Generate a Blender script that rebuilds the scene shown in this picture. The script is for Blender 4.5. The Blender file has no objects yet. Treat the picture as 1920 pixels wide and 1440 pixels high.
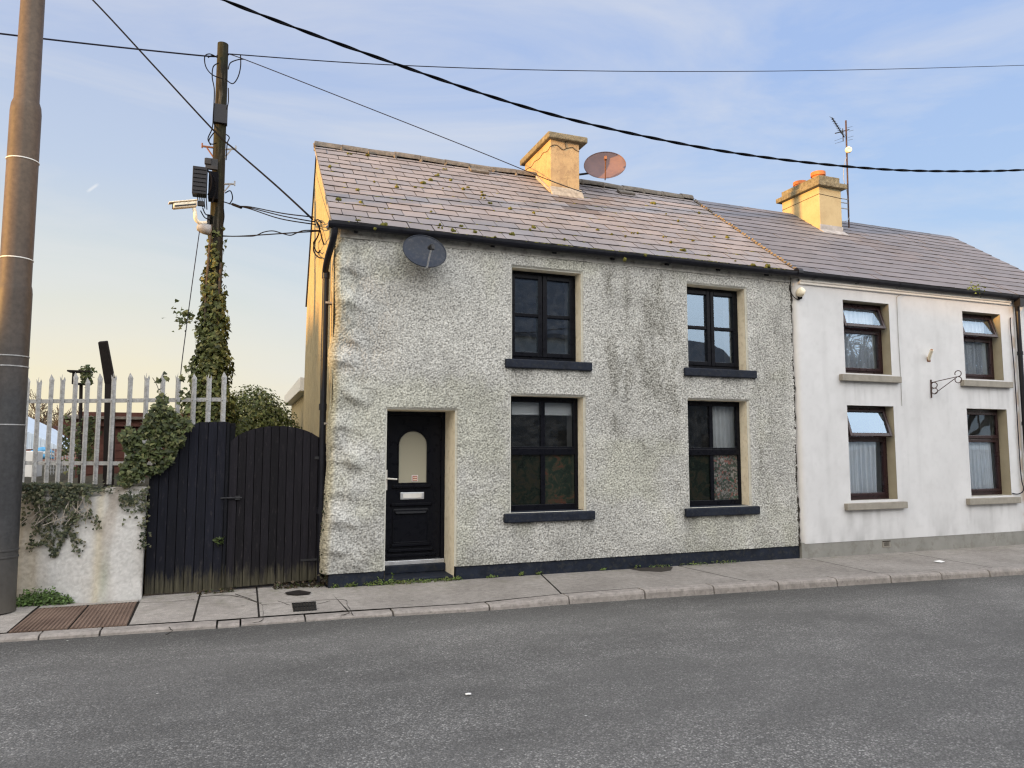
import bpy, bmesh, math, random
import numpy as np
from mathutils import Vector, Matrix
random.seed(7)
scn = bpy.context.scene
COL = scn.collection
R = math.radians

# ------------------------------------------------------------------ camera
CAM = Vector((-1.0251, -9.0900, 1.70)); YAW, PITCH, FPX = R(20.658), R(5.063), 1340.0
cd = bpy.data.cameras.new('camera'); cam = bpy.data.objects.new('camera', cd); COL.objects.link(cam)
cam.location = CAM; cam.rotation_euler = (math.pi/2 + PITCH, 0, -YAW)
cd.sensor_width = 36; cd.lens = 36*FPX/1920; cd.clip_start = 0.05; cd.clip_end = 3000
scn.camera = cam
_f = Vector((math.sin(YAW)*math.cos(PITCH), math.cos(YAW)*math.cos(PITCH), math.sin(PITCH)))
_r = Vector((math.cos(YAW), -math.sin(YAW), 0)); _u = _r.cross(_f)
def ray(px, py): return _r*((px-960)/FPX) - _u*((py-720)/FPX) + _f
def at(px, py, Y):                       # measured photo point on the vertical plane y = Y
    d = ray(px, py); return CAM + d*((Y-CAM.y)/d.y)
def atz(px, py, Z=0.0):                  # measured photo point on the level z = Z
    d = ray(px, py); return CAM + d*((Z-CAM.z)/d.z)

# ------------------------------------------------------------------ noise (numpy)
def _hash(ix, iy, seed):
    h = (ix.astype(np.int64)*374761393 + iy.astype(np.int64)*668265263 + seed*1442695041) & 0xffffffff
    h = ((h ^ (h >> 13))*1274126177) & 0xffffffff
    return ((h ^ (h >> 16)) & 0xffff)/65535.0
def vn(x, y, seed=0):
    x = np.asarray(x, float); y = np.asarray(y, float)
    ix = np.floor(x); iy = np.floor(y); fx = x-ix; fy = y-iy
    fx = fx*fx*(3-2*fx); fy = fy*fy*(3-2*fy)
    a = _hash(ix, iy, seed); b = _hash(ix+1, iy, seed); c = _hash(ix, iy+1, seed); d = _hash(ix+1, iy+1, seed)
    return (a*(1-fx)+b*fx)*(1-fy) + (c*(1-fx)+d*fx)*fy
def fbm(x, y, seed=0, o=4):
    s = 0; a = .5; t = 0
    for i in range(o):
        s = s + a*vn(x*2**i+17.3*i, y*2**i-9.1*i, seed+i); t += a; a *= .55
    return s/t
def worley(x, y, seed=0):
    ix = np.floor(x); iy = np.floor(y); d1 = np.full(x.shape, 9.0); idv = np.zeros(x.shape)
    for i in (-1, 0, 1):
        for j in (-1, 0, 1):
            cx = ix+i; cy = iy+j; d = np.hypot(cx+.1+.8*_hash(cx, cy, seed)-x, cy+.1+.8*_hash(cx, cy, seed+7)-y)
            r = _hash(cx, cy, seed+13); m = d < d1; d1 = np.where(m, d, d1); idv = np.where(m, r, idv)
    return d1, idv
def sstep(a, b, x): t = np.clip((x-a)/(b-a), 0, 1); return t*t*(3-2*t)

# ------------------------------------------------------------------ materials
class NT:
    def __init__(s, nt): s.nt = nt
    def __call__(s, typ, ins=None, **at_):
        n = s.nt.nodes.new(typ)
        for k, v in at_.items(): setattr(n, k, v)
        for k, v in (ins or {}).items():
            sock = n.inputs[k]
            if isinstance(v, bpy.types.NodeSocket): s.nt.links.new(v, sock)
            elif isinstance(v, bpy.types.Node): s.nt.links.new(v.outputs[0], sock)
            else:
                if sock.type == 'RGBA' and len(v) == 3: v = (*v, 1)
                sock.default_value = v
        return n
    def link(s, a, b): s.nt.links.new(a, b)
    def ramp(s, fac, stops, interp='LINEAR'):
        n = s('ShaderNodeValToRGB', {'Fac': fac}); cr = n.color_ramp; cr.interpolation = interp
        while len(cr.elements) < len(stops): cr.elements.new(.5)
        for e, (p, c) in zip(cr.elements, stops):
            e.position = p; e.color = (*c, 1) if hasattr(c, '__len__') else (c, c, c, 1)
        return n
    def noise(s, scale, vec, detail=4, rough=.55, dist=0):
        return s('ShaderNodeTexNoise', {'Vector': vec, 'Scale': scale, 'Detail': detail, 'Roughness': rough, 'Distortion': dist})
    def math(s, op, a, b=0, clamp=False):
        n = s('ShaderNodeMath', {0: a, 1: b}, operation=op); n.use_clamp = clamp; return n
    def mix(s, fac, a, b, blend='MIX'):
        n = s('ShaderNodeMixRGB', {'Fac': fac, 'Color1': a, 'Color2': b}, blend_type=blend); return n
def newmat(name):
    m = bpy.data.materials.new(name); m.use_nodes = True; nt = m.node_tree; nt.nodes.clear()
    n = NT(nt); out = n('ShaderNodeOutputMaterial'); return m, n, out
def P(n, out, color, rough=.8, bump=None, bstr=.3, bdist=.01, metal=0, spec=.5, **kw):
    ins = {'Base Color': color, 'Roughness': rough, 'Metallic': metal, 'Specular IOR Level': spec}; ins.update(kw)
    b = n('ShaderNodeBsdfPrincipled', ins)
    if bump is not None:
        bn = n('ShaderNodeBump', {'Height': bump, 'Strength': bstr, 'Distance': bdist}); n.link(bn.outputs[0], b.inputs['Normal'])
    n.link(b.outputs[0], out.inputs[0]); return b
def pos(n, sc=None):
    g = n('ShaderNodeNewGeometry').outputs['Position']
    if sc is None: return g
    return n('ShaderNodeVectorMath', {0: g, 1: sc}, operation='MULTIPLY').outputs[0]
M = {}
def simple(name, c, rough=.6, var=.25, scale=6, metal=0, bstr=.15, bscale=60, bdist=.004, spec=.3, grime=None):
    m, n, o = newmat(name); p = pos(n)
    nz = n.noise(scale, p, 5)
    a = tuple(x*(1-var) for x in c); b = tuple(min(1, x*(1+var)) for x in c)
    col = n.ramp(nz.outputs[0], [(.3, a), (.7, b)])
    if grime:
        g = n.ramp(n.noise(scale*2.7, p, 6, .65).outputs[0], [(.5, 0), (.72, 1)])
        col = n.mix(g, col, grime)
    bz = n.noise(bscale, p, 3)
    rr = n.ramp(nz.outputs[0], [(.2, max(0, rough-.1)), (.8, min(1, rough+.1))])
    P(n, o, col, rr, bz.outputs[0], bstr, bdist, metal, spec); M[name] = m; return m
def attrmat(name, rough=.85, bscale=90, bstr=.3, bdist=.004, mul=(1, 1, 1), var=.15, spec=.4, vscale=3):
    m, n, o = newmat(name); p = pos(n)
    a = n('ShaderNodeAttribute', attribute_name='Col')
    nz = n.ramp(n.noise(vscale, p, 6, .6).outputs[0], [(.25, 1-var), (.75, 1+var)])
    col = n.mix(1, a.outputs[0], nz, 'MULTIPLY')
    col = n.mix(1, col, mul, 'MULTIPLY')
    P(n, o, col, rough, n.noise(bscale, p, 4, .6).outputs[0], bstr, bdist, 0, spec); M[name] = m; return m

attrmat('dash', .92, 130, .5, .004)
attrmat('render_paint', .85, 160, .35, .0025, var=.05)
attrmat('old_roughcast', .92, 110, .5, .004, var=.1)
attrmat('slate', .6, 40, .2, .003, var=.17, spec=.4, vscale=1.6)
def mk_planks():
    m, n, o = newmat('planks'); p = pos(n); a = n('ShaderNodeAttribute', attribute_name='Col')
    st = n.noise(1.0, pos(n, (55, 55, 2.2)), 6, .65); sc = n.noise(1.0, pos(n, (16, 16, 3.0)), 6, .75)
    z = n('ShaderNodeSeparateXYZ', {0: p}).outputs[2]
    zz = n.math('SUBTRACT', n.math('ADD', n.math('MULTIPLY', sc.outputs[0], .75).outputs[0], n.math('MULTIPLY', st.outputs[0], .12).outputs[0]).outputs[0], z)
    wn = n.ramp(zz.outputs[0], [(.16, 0), (.30, .75), (.44, 1)])
    wood = n.ramp(st.outputs[0], [(.3, (.022, .02, .012)), (.55, (.06, .054, .036)), (.75, (.11, .10, .068))])
    pn = n.ramp(st.outputs[0], [(.3, .7), (.7, 1.5)])
    c = n.mix(1, a.outputs[0], pn, 'MULTIPLY')
    scr = n.ramp(n.noise(1, pos(n, (30, 30, 7)), 8, .8).outputs[0], [(.56, 0), (.72, .65)])
    c = n.mix(scr, c, (.06, .052, .054)); c = n.mix(wn, c, wood)
    P(n, o, c, .8, st.outputs[0], .35, .004, spec=.2); M['planks'] = m
mk_planks()
simple('cream_paint', (.84, .76, .60), .7, .08, 5, grime=(.62, .53, .38))
simple('tan_paint', (.36, .32, .235), .75, .1, 4)
simple('plinth_navy', (.013, .017, .028), .65, .35, 7, bstr=.3, spec=.15, grime=(.034, .036, .036))
simple('plinth_grey', (.235, .232, .215), .8, .12, 3, bstr=.3, grime=(.17, .16, .14))
simple('sill_navy', (.013, .017, .028), .6, .3, 9, bstr=.35, bscale=45, spec=.15, grime=(.036, .038, .04))
simple('sill_grey', (.27, .25, .215), .85, .15, 8, bstr=.4, bscale=70)
simple('fascia', (.40, .39, .36), .7, .25, 6, grime=(.18, .17, .15))
simple('gutter_black', (.006, .0065, .011), .4, .3, 12)
simple('frame_black', (.0055, .006, .009), .3, .1, 10, bstr=.02, spec=.12)
simple('frame_maroon', (.022, .008, .010), .3, .1, 9, bstr=.02, spec=.4)
simple('white_plastic', (.72, .70, .66), .45, .06, 9, bstr=.05)
simple('alu', (.62, .63, .65), .35, .1, 12, metal=.7, bstr=.05)
simple('galv', (.36, .365, .37), .55, .25, 22, metal=.15, bstr=.15, bscale=90, grime=(.22, .205, .18))
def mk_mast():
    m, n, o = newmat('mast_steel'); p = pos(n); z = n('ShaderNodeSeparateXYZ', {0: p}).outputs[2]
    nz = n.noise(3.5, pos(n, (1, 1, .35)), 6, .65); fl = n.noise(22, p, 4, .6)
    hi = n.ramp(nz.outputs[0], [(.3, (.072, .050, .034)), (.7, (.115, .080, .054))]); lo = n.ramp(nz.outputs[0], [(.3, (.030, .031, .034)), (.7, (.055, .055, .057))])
    k = n('ShaderNodeMapRange', {'Value': n.math('ADD', z, n.math('MULTIPLY', nz.outputs[0], .8).outputs[0]).outputs[0], 'From Min': 2.6, 'From Max': 4.4})  # warm sunlight on the upper shaft is painted into the colour by height
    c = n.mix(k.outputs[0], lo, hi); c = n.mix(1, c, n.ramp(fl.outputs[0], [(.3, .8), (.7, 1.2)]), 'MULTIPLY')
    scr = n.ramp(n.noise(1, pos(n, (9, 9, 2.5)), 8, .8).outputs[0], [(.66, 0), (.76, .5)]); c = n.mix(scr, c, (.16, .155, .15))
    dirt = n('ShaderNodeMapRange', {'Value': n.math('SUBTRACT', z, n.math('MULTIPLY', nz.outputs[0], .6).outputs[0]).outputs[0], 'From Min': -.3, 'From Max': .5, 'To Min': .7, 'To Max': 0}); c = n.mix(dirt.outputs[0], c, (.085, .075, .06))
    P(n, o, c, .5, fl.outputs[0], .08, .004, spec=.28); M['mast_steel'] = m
mk_mast()
simple('rust', (.22, .10, .055), .8, .4, 30, bstr=.4)
simple('dark_metal', (.03, .03, .032), .5, .3, 20, metal=.3)
simple('cable_black', (.005, .005, .007), .85, .2, 20, bstr=.05, spec=.1)
simple('rust_dark', (.07, .045, .04), .85, .4, 30, bstr=.4)
simple('cable_grey', (.02, .02, .03), .85, .2, 20, bstr=.05, spec=.1)
simple('dish_grey', (.016, .022, .036), .45, .2, 9, bstr=.05, spec=.25, grime=(.05, .052, .06))
simple('dish_old', (.155, .098, .10), .6, .15, 7, bstr=.1, grime=(.19, .115, .10))
simple('pot_clay', (.52, .17, .06), .8, .25, 14, bstr=.3)
simple('ridge_concrete', (.155, .135, .115), .9, .4, 11, bstr=.6, bscale=55, bdist=.01, grime=(.09, .085, .07))
simple('mortar', (.34, .30, .25), .95, .3, 20, bstr=.6)
simple('verge_mix', (.20, .17, .13), .95, .35, 18, bstr=.5)
simple('lead', (.30, .30, .31), .6, .3, 9, bstr=.3)
simple('concrete_cap', (.20, .175, .12), .95, .4, 13, bstr=.8, bscale=50, bdist=.012, grime=(.10, .085, .05))
simple('shed_wood', (.115, .05, .04), .8, .25, 5, bstr=.3)
simple('dark_wood', (.012, .009, .008), .85, .4, 14, bstr=.5)
simple('kerb', (.27, .245, .225), .9, .22, 10, bstr=.6, bscale=110, bdist=.005, grime=(.17, .155, .14))
simple('soil', (.05, .045, .03), 1, .4, 8, bstr=1, bscale=30, bdist=.03)
simple('far_ground', (.07, .075, .045), 1, .3, .5)
simple('blue_steel', (.50, .56, .62), .5, .08, 3)
simple('brick_far', (.22, .12, .10), .9, .2, 5)
simple('moss', (.135, .125, .025), 1, .5, 25, bstr=1, bscale=120, bdist=.01, grime=(.07, .085, .018))
simple('blind', (.62, .62, .62), .8, .04, 3)
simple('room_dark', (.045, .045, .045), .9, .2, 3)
simple('room_light', (.5, .5, .5), .9, .1, 3)
simple('room_white', (.60, .59, .57), .9, .04, 3)
simple('grate', (.02, .02, .02), .6, .3, 20, metal=.5)
simple('bark', (.075, .06, .045), .95, .4, 16, bstr=.7)
simple('opp_wall', (.42, .40, .37), .9, .1, 2)
simple('opp_roof', (.10, .10, .11), .8, .2, 3)
simple('kayak_blue', (.10, .32, .55), .35, .2, 4)
simple('kayak_white', (.60, .66, .70), .4, .1, 4)
simple('paper', (.75, .74, .72), .8, .05, 10)
simple('sticker_red', (.33, .05, .035), .5, .2, 50)
simple('patch_dark', (.035, .03, .025), .9, .3, 20)

def mk_glass(name, refl=.0, k=1.3, tint=(.93, .96, .97), rough=.01, grime=.035):
    m, n, o = newmat(name); p = pos(n)
    fr = n('ShaderNodeFresnel', {'IOR': 1.5})
    fac = n.math('ADD', n.math('MULTIPLY', fr.outputs[0], k).outputs[0], refl, True)
    wob = n.noise(1.7, p, 1)
    bn = n('ShaderNodeBump', {'Height': wob.outputs[0], 'Strength': .12, 'Distance': .02})
    gl = n('ShaderNodeBsdfGlossy', {'Color': (.52, .68, .86), 'Roughness': rough}); n.link(bn.outputs[0], gl.inputs['Normal'])
    tr = n('ShaderNodeBsdfTransparent', {'Color': tint})
    mx = n('ShaderNodeMixShader', {0: fac.outputs[0], 1: tr.outputs[0], 2: gl.outputs[0]})
    df = n('ShaderNodeBsdfDiffuse', {'Color': (.5, .5, .48)})
    dn = n.ramp(n.noise(9, p, 5, .7).outputs[0], [(.45, grime*.4), (.8, grime*2.2)])
    mx2 = n('ShaderNodeMixShader', {0: dn.outputs[0], 1: mx.outputs[0], 2: df.outputs[0]})
    n.link(mx2.outputs[0], o.inputs[0]); M[name] = m
mk_glass('glass'); mk_glass('glass_upper', .24, 1.9); mk_glass('glass_vent', .13, 1.4)
def mk_film(name, gain):
    m, n, o = newmat(name); p = pos(n)
    if gain < 1:
        hz = n.noise(7, p, 6, .7, .8); c = n.ramp(hz.outputs[0], [(.3, (.012, .016, .014)), (.48, (.02, .032, .024)), (.56, (.05, .045, .03)), (.63, (.09, .035, .025) if gain > .4 else (.03, .035, .03)), (.75, (.05, .05, .045))])
        c = n.mix(1, c, (gain*1.3,)*3, 'MULTIPLY'); P(n, o, c, .1, None, spec=.3); M[name] = m; return
    v = n('ShaderNodeTexVoronoi', {'Vector': p, 'Scale': 34}, feature='F1')
    e = n('ShaderNodeTexVoronoi', {'Vector': p, 'Scale': 34}, feature='DISTANCE_TO_EDGE')
    hue = n.ramp(n('ShaderNodeSeparateColor', {0: v.outputs['Color']}).outputs[0],
                 [(0, (.05, .06, .05)), (.3, (.03, .07, .05)), (.35, (.14, .13, .12)), (.6, (.10, .105, .10)), (.74, (.15, .075, .065)), (.86, (.17, .16, .15))], 'CONSTANT')
    big = n.ramp(n.noise(2.3, p, 3).outputs[0], [(.35, .25), (.65, 1.0)])
    c = n.mix(1, hue, big, 'MULTIPLY')
    ed = n.ramp(e.outputs['Distance'], [(0, .45), (.08, 1)])
    c = n.mix(1, c, ed, 'MULTIPLY'); c = n.mix(1, c, (gain, gain, gain), 'MULTIPLY')
    P(n, o, c, .1, None, spec=.3); M[name] = m
for a_, b_ in (('film', .30), ('film_mid', .55), ('film_light', 1.5)): mk_film(a_, b_)
def mk_frost():
    m, n, o = newmat('frosted'); p = pos(n)
    g = n('ShaderNodeSeparateXYZ', {0: p})
    c = n.ramp(n.math('MULTIPLY', n.math('SUBTRACT', g.outputs[2], 1.2).outputs[0], 1.25).outputs[0], [(0, (.38, .355, .27)), (1, (.27, .255, .195))])
    P(n, o, c, .32, n.noise(90, p, 2).outputs[0], .1, .002, spec=.5, **{'Emission Color': (.5, .47, .36, 1), 'Emission Strength': 0.0}); M['frosted'] = m
mk_frost()
def mk_net():
    m, n, o = newmat('net'); 
    d = n('ShaderNodeBsdfDiffuse', {'Color': (.95, .96, .99)}); t = n('ShaderNodeBsdfTranslucent', {'Color': (.8, .8, .82)})
    a = n('ShaderNodeAddShader', {0: d.outputs[0], 1: t.outputs[0]}); tr = n('ShaderNodeBsdfTransparent')
    n.link(n('ShaderNodeMixShader', {0: .88, 1: tr.outputs[0], 2: d.outputs[0]}).outputs[0], o.inputs[0]); M['net'] = m
mk_net()
def mk_leaf(name, mul=(1, 1, 1)):
    m, n, o = newmat(name); a = n('ShaderNodeAttribute', attribute_name='Col')
    c = n.mix(1, a.outputs[0], mul, 'MULTIPLY')
    b = n('ShaderNodeBsdfPrincipled', {'Base Color': c, 'Roughness': .55, 'Specular IOR Level': .35})
    t = n('ShaderNodeBsdfTranslucent', {'Color': c})
    n.link(n('ShaderNodeMixShader', {0: .25, 1: b.outputs[0], 2: t.outputs[0]}).outputs[0], o.inputs[0]); M[name] = m
mk_leaf('leaf')
def mk_road():
    m, n, o = newmat('asphalt'); p = pos(n)
    v = n('ShaderNodeTexVoronoi', {'Vector': p, 'Scale': 88, 'Randomness': 1}, feature='F1')
    rnd = n('ShaderNodeSeparateColor', {0: v.outputs['Color']}).outputs[0]
    fine = n.noise(210, p, 3, .7)
    big = n.noise(.75, pos(n, (.55, 1, 1)), 6, .62, .6)
    mid = n.noise(3.3, pos(n, (.7, 1, 1)), 6, .65)
    wear = n.math('ADD', n.math('MULTIPLY', big.outputs[0], .6).outputs[0], n.math('MULTIPLY', mid.outputs[0], .4).outputs[0])
    wr = n.ramp(wear.outputs[0], [(.44, 0), (.60, 1)])
    stone = n.ramp(rnd, [(.0, .050), (.45, .088), (.75, .14), (.92, .23), (1, .33)])
    dark = n.ramp(rnd, [(.0, .045), (.6, .068), (.95, .105), (1, .18)])
    c = n.mix(wr, dark, stone)
    edge = n.ramp(v.outputs['Distance'], [(.35, 1), (.75, .38)])
    c = n.mix(1, c, edge, 'MULTIPLY')
    c = n.mix(.35, c, n.ramp(fine.outputs[0], [(.35, .03), (.7, .17)]), 'MIX')
    sx = n('ShaderNodeSeparateXYZ', {0: p})
    gut = n.ramp(n.math('ADD', n.math('ADD', sx.outputs[1], n.math('MULTIPLY', sx.outputs[0], .075).outputs[0]).outputs[0], n.math('MULTIPLY', mid.outputs[0], .5).outputs[0]).outputs[0],
                 [(0, 1), (1, 1)])
    e2 = n.math('ADD', n.math('ADD', sx.outputs[1], n.math('MULTIPLY', sx.outputs[0], .075).outputs[0]).outputs[0], n.math('MULTIPLY', mid.outputs[0], .6).outputs[0])
    near = n('ShaderNodeMapRange', {'Value': e2.outputs[0], 'From Min': -1.75, 'From Max': -1.1, 'To Min': 1.0, 'To Max': .62})
    c = n.mix(1, c, near.outputs[0], 'MULTIPLY')
    c = n.mix(1, c, (1.72, 1.67, 1.58), 'MULTIPLY')
    bz = n.ramp(n.noise(.42, pos(n, (.45, 1, 1)), 5, .6, 1.2).outputs[0], [(.38, .86), (.62, 1.14)]); c = n.mix(1, c, bz, 'MULTIPLY')
    wt = n('ShaderNodeTexVoronoi', {'Vector': p, 'Scale': 2.6, 'Randomness': 1}, feature='F1'); c = n.mix(n.ramp(wt.outputs['Distance'], [(.018, 1), (.03, 0)]).outputs[0], c, (.5, .49, .46))
    h = n.math('ADD', n.math('MULTIPLY', v.outputs['Distance'], -1.0).outputs[0], n.math('MULTIPLY', fine.outputs[0], .5).outputs[0])
    P(n, o, c, .82, h.outputs[0], .55, .006, spec=.35); M['asphalt'] = m
mk_road()
def mk_pave():
    m, n, o = newmat('pave'); p = pos(n)
    big = n.noise(1.1, p, 6, .6); fine = n.noise(150, p, 4, .7); mid = n.noise(14, p, 5, .6)
    c = n.ramp(big.outputs[0], [(.3, (.225, .205, .186)), (.7, (.33, .305, .28))])
    sx = n('ShaderNodeSeparateXYZ', {0: p})
    lf = n('ShaderNodeMapRange', {'Value': sx.outputs[0], 'From Min': -.6, 'From Max': .9, 'To Min': 1.18, 'To Max': .95})
    c = n.mix(1, c, lf.outputs[0], 'MULTIPLY')
    c = n.mix(1, c, n.ramp(fine.outputs[0], [(.3, .55), (.72, 1.35)]), 'MULTIPLY')
    c = n.mix(1, c, n.ramp(mid.outputs[0], [(.3, .78), (.7, 1.12)]), 'MULTIPLY')
    g = n.math('MULTIPLY', n.ramp(n.noise(4, p, 5, .7).outputs[0], [(.5, 0), (.7, .55)]).outputs[0],
               n('ShaderNodeMapRange', {'Value': sx.outputs[1], 'From Min': -.75, 'From Max': .05, 'To Min': 0, 'To Max': 1}).outputs[0])
    c = n.mix(g.outputs[0], c, (.13, .135, .07))
    gm = n('ShaderNodeTexVoronoi', {'Vector': p, 'Scale': 2.2, 'Randomness': 1}, feature='F1'); c = n.mix(n.ramp(gm.outputs['Distance'], [(.04, .6), (.065, 0)]).outputs[0], c, (.09, .08, .07))
    P(n, o, c, .9, fine.outputs[0], .5, .004, spec=.3); M['pave'] = m
mk_pave()
def mk_tactile():
    m, n, o = newmat('tactile'); p = pos(n)
    c = n.ramp(n.noise(3, p, 5).outputs[0], [(.3, (.115, .072, .052)), (.7, (.20, .135, .10))])
    c = n.mix(1, c, n.ramp(n.noise(120, p, 4, .7).outputs[0], [(.3, .6), (.72, 1.3)]), 'MULTIPLY')
    P(n, o, c, .9, n.noise(100, p, 3).outputs[0], .4, .003); M['tactile'] = m
mk_tactile()
def mk_poleWood():
    m, n, o = newmat('pole_wood'); p = pos(n, (14, 14, 1.1))
    nz = n.noise(2.2, p, 6, .65); c = n.ramp(nz.outputs[0], [(.3, (.007, .006, .005)), (.55, (.024, .022, .017)), (.72, (.11, .10, .078))])
    g = n.ramp(n.noise(2.5, pos(n), 4).outputs[0], [(.45, 0), (.65, .6)])
    c = n.mix(g, c, (.028, .030, .013))
    P(n, o, c, .95, nz.outputs[0], .6, .01, spec=.2); M['pole_wood'] = m
mk_poleWood()
def mk_opaque_stain(name, base, stain, scale, lo, hi, bstr=.6, veins=.5):
    m, n, o = newmat(name); p = pos(n)
    nz = n.noise(scale, p, 7, .68); f = n.ramp(nz.outputs[0], [(lo, 0), (hi, 1)])
    cr = n.ramp(n.noise(2.2, pos(n, (1, 1, .6)), 3, .5, 2.5).outputs[0], [(.487, 1), (.497, .35), (.503, .35), (.513, 1)])
    c = n.mix(f, base, stain); c = n.mix(veins, c, cr, 'MULTIPLY')
    P(n, o, c, .92, n.noise(85, p, 5, .7).outputs[0], bstr, .006, spec=.25); M[name] = m
mk_opaque_stain('chimney_grey', (.47, .33, .18), (.30, .20, .12), 5, .45, .70, .7, .35)
mk_opaque_stain('chimney_white', (.43, .36, .22), (.37, .30, .18), 4, .45, .7, .35, .1)
mk_opaque_stain('gable_dash', (.42, .35, .21), (.33, .27, .16), 6, .45, .7, .9, 0)

# ------------------------------------------------------------------ mesh builders
def link_mesh(name, me, parent=None, smooth=False, bevel=0):
    o = bpy.data.objects.new(name, me); COL.objects.link(o)
    if smooth:
        me.polygons.foreach_set('use_smooth', [True]*len(me.polygons))
    if bevel:
        b = o.modifiers.new('bevel', 'BEVEL'); b.width = bevel; b.segments = 2; b.limit_method = 'ANGLE'; b.angle_limit = R(40)
    if parent is not None:
        o.parent = parent; o.matrix_parent_inverse = parent.matrix_basis.inverted()
    return o
class MB:
    def __init__(s): s.v = []; s.f = []; s.c = []; s.col = (1, 1, 1)
    def quadv(s, pts, faces, col=None):
        b = len(s.v); s.v += [tuple(p) for p in pts]
        for f in faces: s.f.append(tuple(b+i for i in f)); s.c.append(col or s.col)
        return s
    BOXF = ((0, 3, 2, 1), (4, 5, 6, 7), (0, 1, 5, 4), (1, 2, 6, 5), (2, 3, 7, 6), (3, 0, 4, 7))
    def box(s, a, b, col=None):
        (x0, y0, z0), (x1, y1, z1) = a, b
        if x0 > x1: x0, x1 = x1, x0
        if y0 > y1: y0, y1 = y1, y0
        if z0 > z1: z0, z1 = z1, z0
        return s.quadv([(x0, y0, z0), (x1, y0, z0), (x1, y1, z0), (x0, y1, z0), (x0, y0, z1), (x1, y0, z1), (x1, y1, z1), (x0, y1, z1)], s.BOXF, col)
    def obox(s, c, ex, ey, ez, col=None):           # centre and three half-extent vectors
        c, ex, ey, ez = map(Vector, (c, ex, ey, ez)); p = []
        for k in (-1, 1):
            for i, j in ((-1, -1), (1, -1), (1, 1), (-1, 1)): p.append(c+ex*i+ey*j+ez*k)
        return s.quadv(p, s.BOXF, col)
    def prism(s, poly, d, col=None):                # polygon (3d points) pushed along vector d
        n = len(poly); poly = [Vector(p) for p in poly]; d = Vector(d)
        s.quadv(poly+[p+d for p in poly], [tuple(range(n))[::-1], tuple(range(n, 2*n))]+[(i, (i+1) % n, n+(i+1) % n, n+i) for i in range(n)], col)
        return s
    def tube(s, pts, r, n=8, cap=True, col=None, closed=False):
        pts = [Vector(p) for p in pts]; m = len(pts); rr = r if hasattr(r, '__len__') else [r]*m
        b = len(s.v); t0 = (pts[1]-pts[0]).normalized()
        x = t0.orthogonal().normalized()
        for i in range(m):
            t = (pts[min(i+1, m-1)]-pts[max(i-1, 0)])
            t = t.normalized() if t.length > 1e-9 else t0
            x = (x-t*x.dot(t)); x = x.normalized() if x.length > 1e-6 else t.orthogonal().normalized()
            y = t.cross(x)
            for k in range(n):
                a = 2*math.pi*k/n; s.v.append(tuple(pts[i]+(x*math.cos(a)+y*math.sin(a))*rr[i]))
        for i in range(m-1):
            for k in range(n):
                s.f.append((b+i*n+k, b+i*n+(k+1) % n, b+(i+1)*n+(k+1) % n, b+(i+1)*n+k)); s.c.append(col or s.col)
        if cap:
            s.f.append(tuple(b+k for k in range(n))[::-1]); s.c.append(col or s.col)
            s.f.append(tuple(b+(m-1)*n+k for k in range(n))); s.c.append(col or s.col)
        return s
    def lathe(s, prof, c, n=24, axis=(0, 0, 1), col=None):   # prof: (radius, height)
        c = Vector(c); ax = Vector(axis).normalized(); x = ax.orthogonal().normalized(); y = ax.cross(x); b = len(s.v)
        for r, h in prof:
            for k in range(n):
                a = 2*math.pi*k/n; s.v.append(tuple(c+ax*h+(x*math.cos(a)+y*math.sin(a))*r))
        for i in range(len(prof)-1):
            for k in range(n):
                s.f.append((b+i*n+k, b+i*n+(k+1) % n, b+(i+1)*n+(k+1) % n, b+(i+1)*n+k)); s.c.append(col or s.col)
        s.f.append(tuple(b+k for k in range(n))[::-1]); s.c.append(col or s.col)
        s.f.append(tuple(b+(len(prof)-1)*n+k for k in range(n))); s.c.append(col or s.col)
        return s
    def blob(s, c, r, seed=0, n=8, m=5, rough=.3, col=None):
        rnd = random.Random(seed); b = len(s.v); c = Vector(c)
        rx, ry, rz = r if hasattr(r, '__len__') else (r, r, r)
        for i in range(m+1):
            th = math.pi*i/m
            for k in range(n):
                ph = 2*math.pi*k/n; q = 1+rough*(rnd.random()-.5)*2
                s.v.append((c.x+rx*q*math.sin(th)*math.cos(ph), c.y+ry*q*math.sin(th)*math.sin(ph), c.z+rz*q*math.cos(th)))
        for i in range(m):
            for k in range(n): s.f.append((b+i*n+k, b+(i+1)*n+k, b+(i+1)*n+(k+1) % n, b+i*n+(k+1) % n)); s.c.append(col or s.col)
        return s
    def build(s, name, mat, parent=None, smooth=False, bevel=0, attr=False):
        me = bpy.data.meshes.new(name); me.from_pydata(s.v, [], s.f)
        me.materials.append(M[mat])
        if attr:
            a = me.attributes.new('Col', 'FLOAT_COLOR', 'FACE')
            a.data.foreach_set('color', np.array([(c[0], c[1], c[2], 1) for c in s.c], dtype=np.float32).ravel())
        if smooth is True: pass
        me.update()
        o = link_mesh(name, me, parent, smooth is True, bevel)
        if smooth == 'auto':
            me.polygons.foreach_set('use_smooth', [True]*len(me.polygons))
            me.set_sharp_from_angle(angle=R(40))
        return o
def tag(o, label=None, cat=None, group=None, kind=None):
    if label: o['label'] = label
    if cat: o['category'] = cat
    if group: o['group'] = group
    if kind: o['kind'] = kind
    return o
def thing(name, label, cat, loc=(0, 0, 0), group=None):
    o = bpy.data.objects.new(name, None); COL.objects.link(o); o.location = loc; o.empty_display_size = .2
    return tag(o, label, cat, group)
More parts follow.
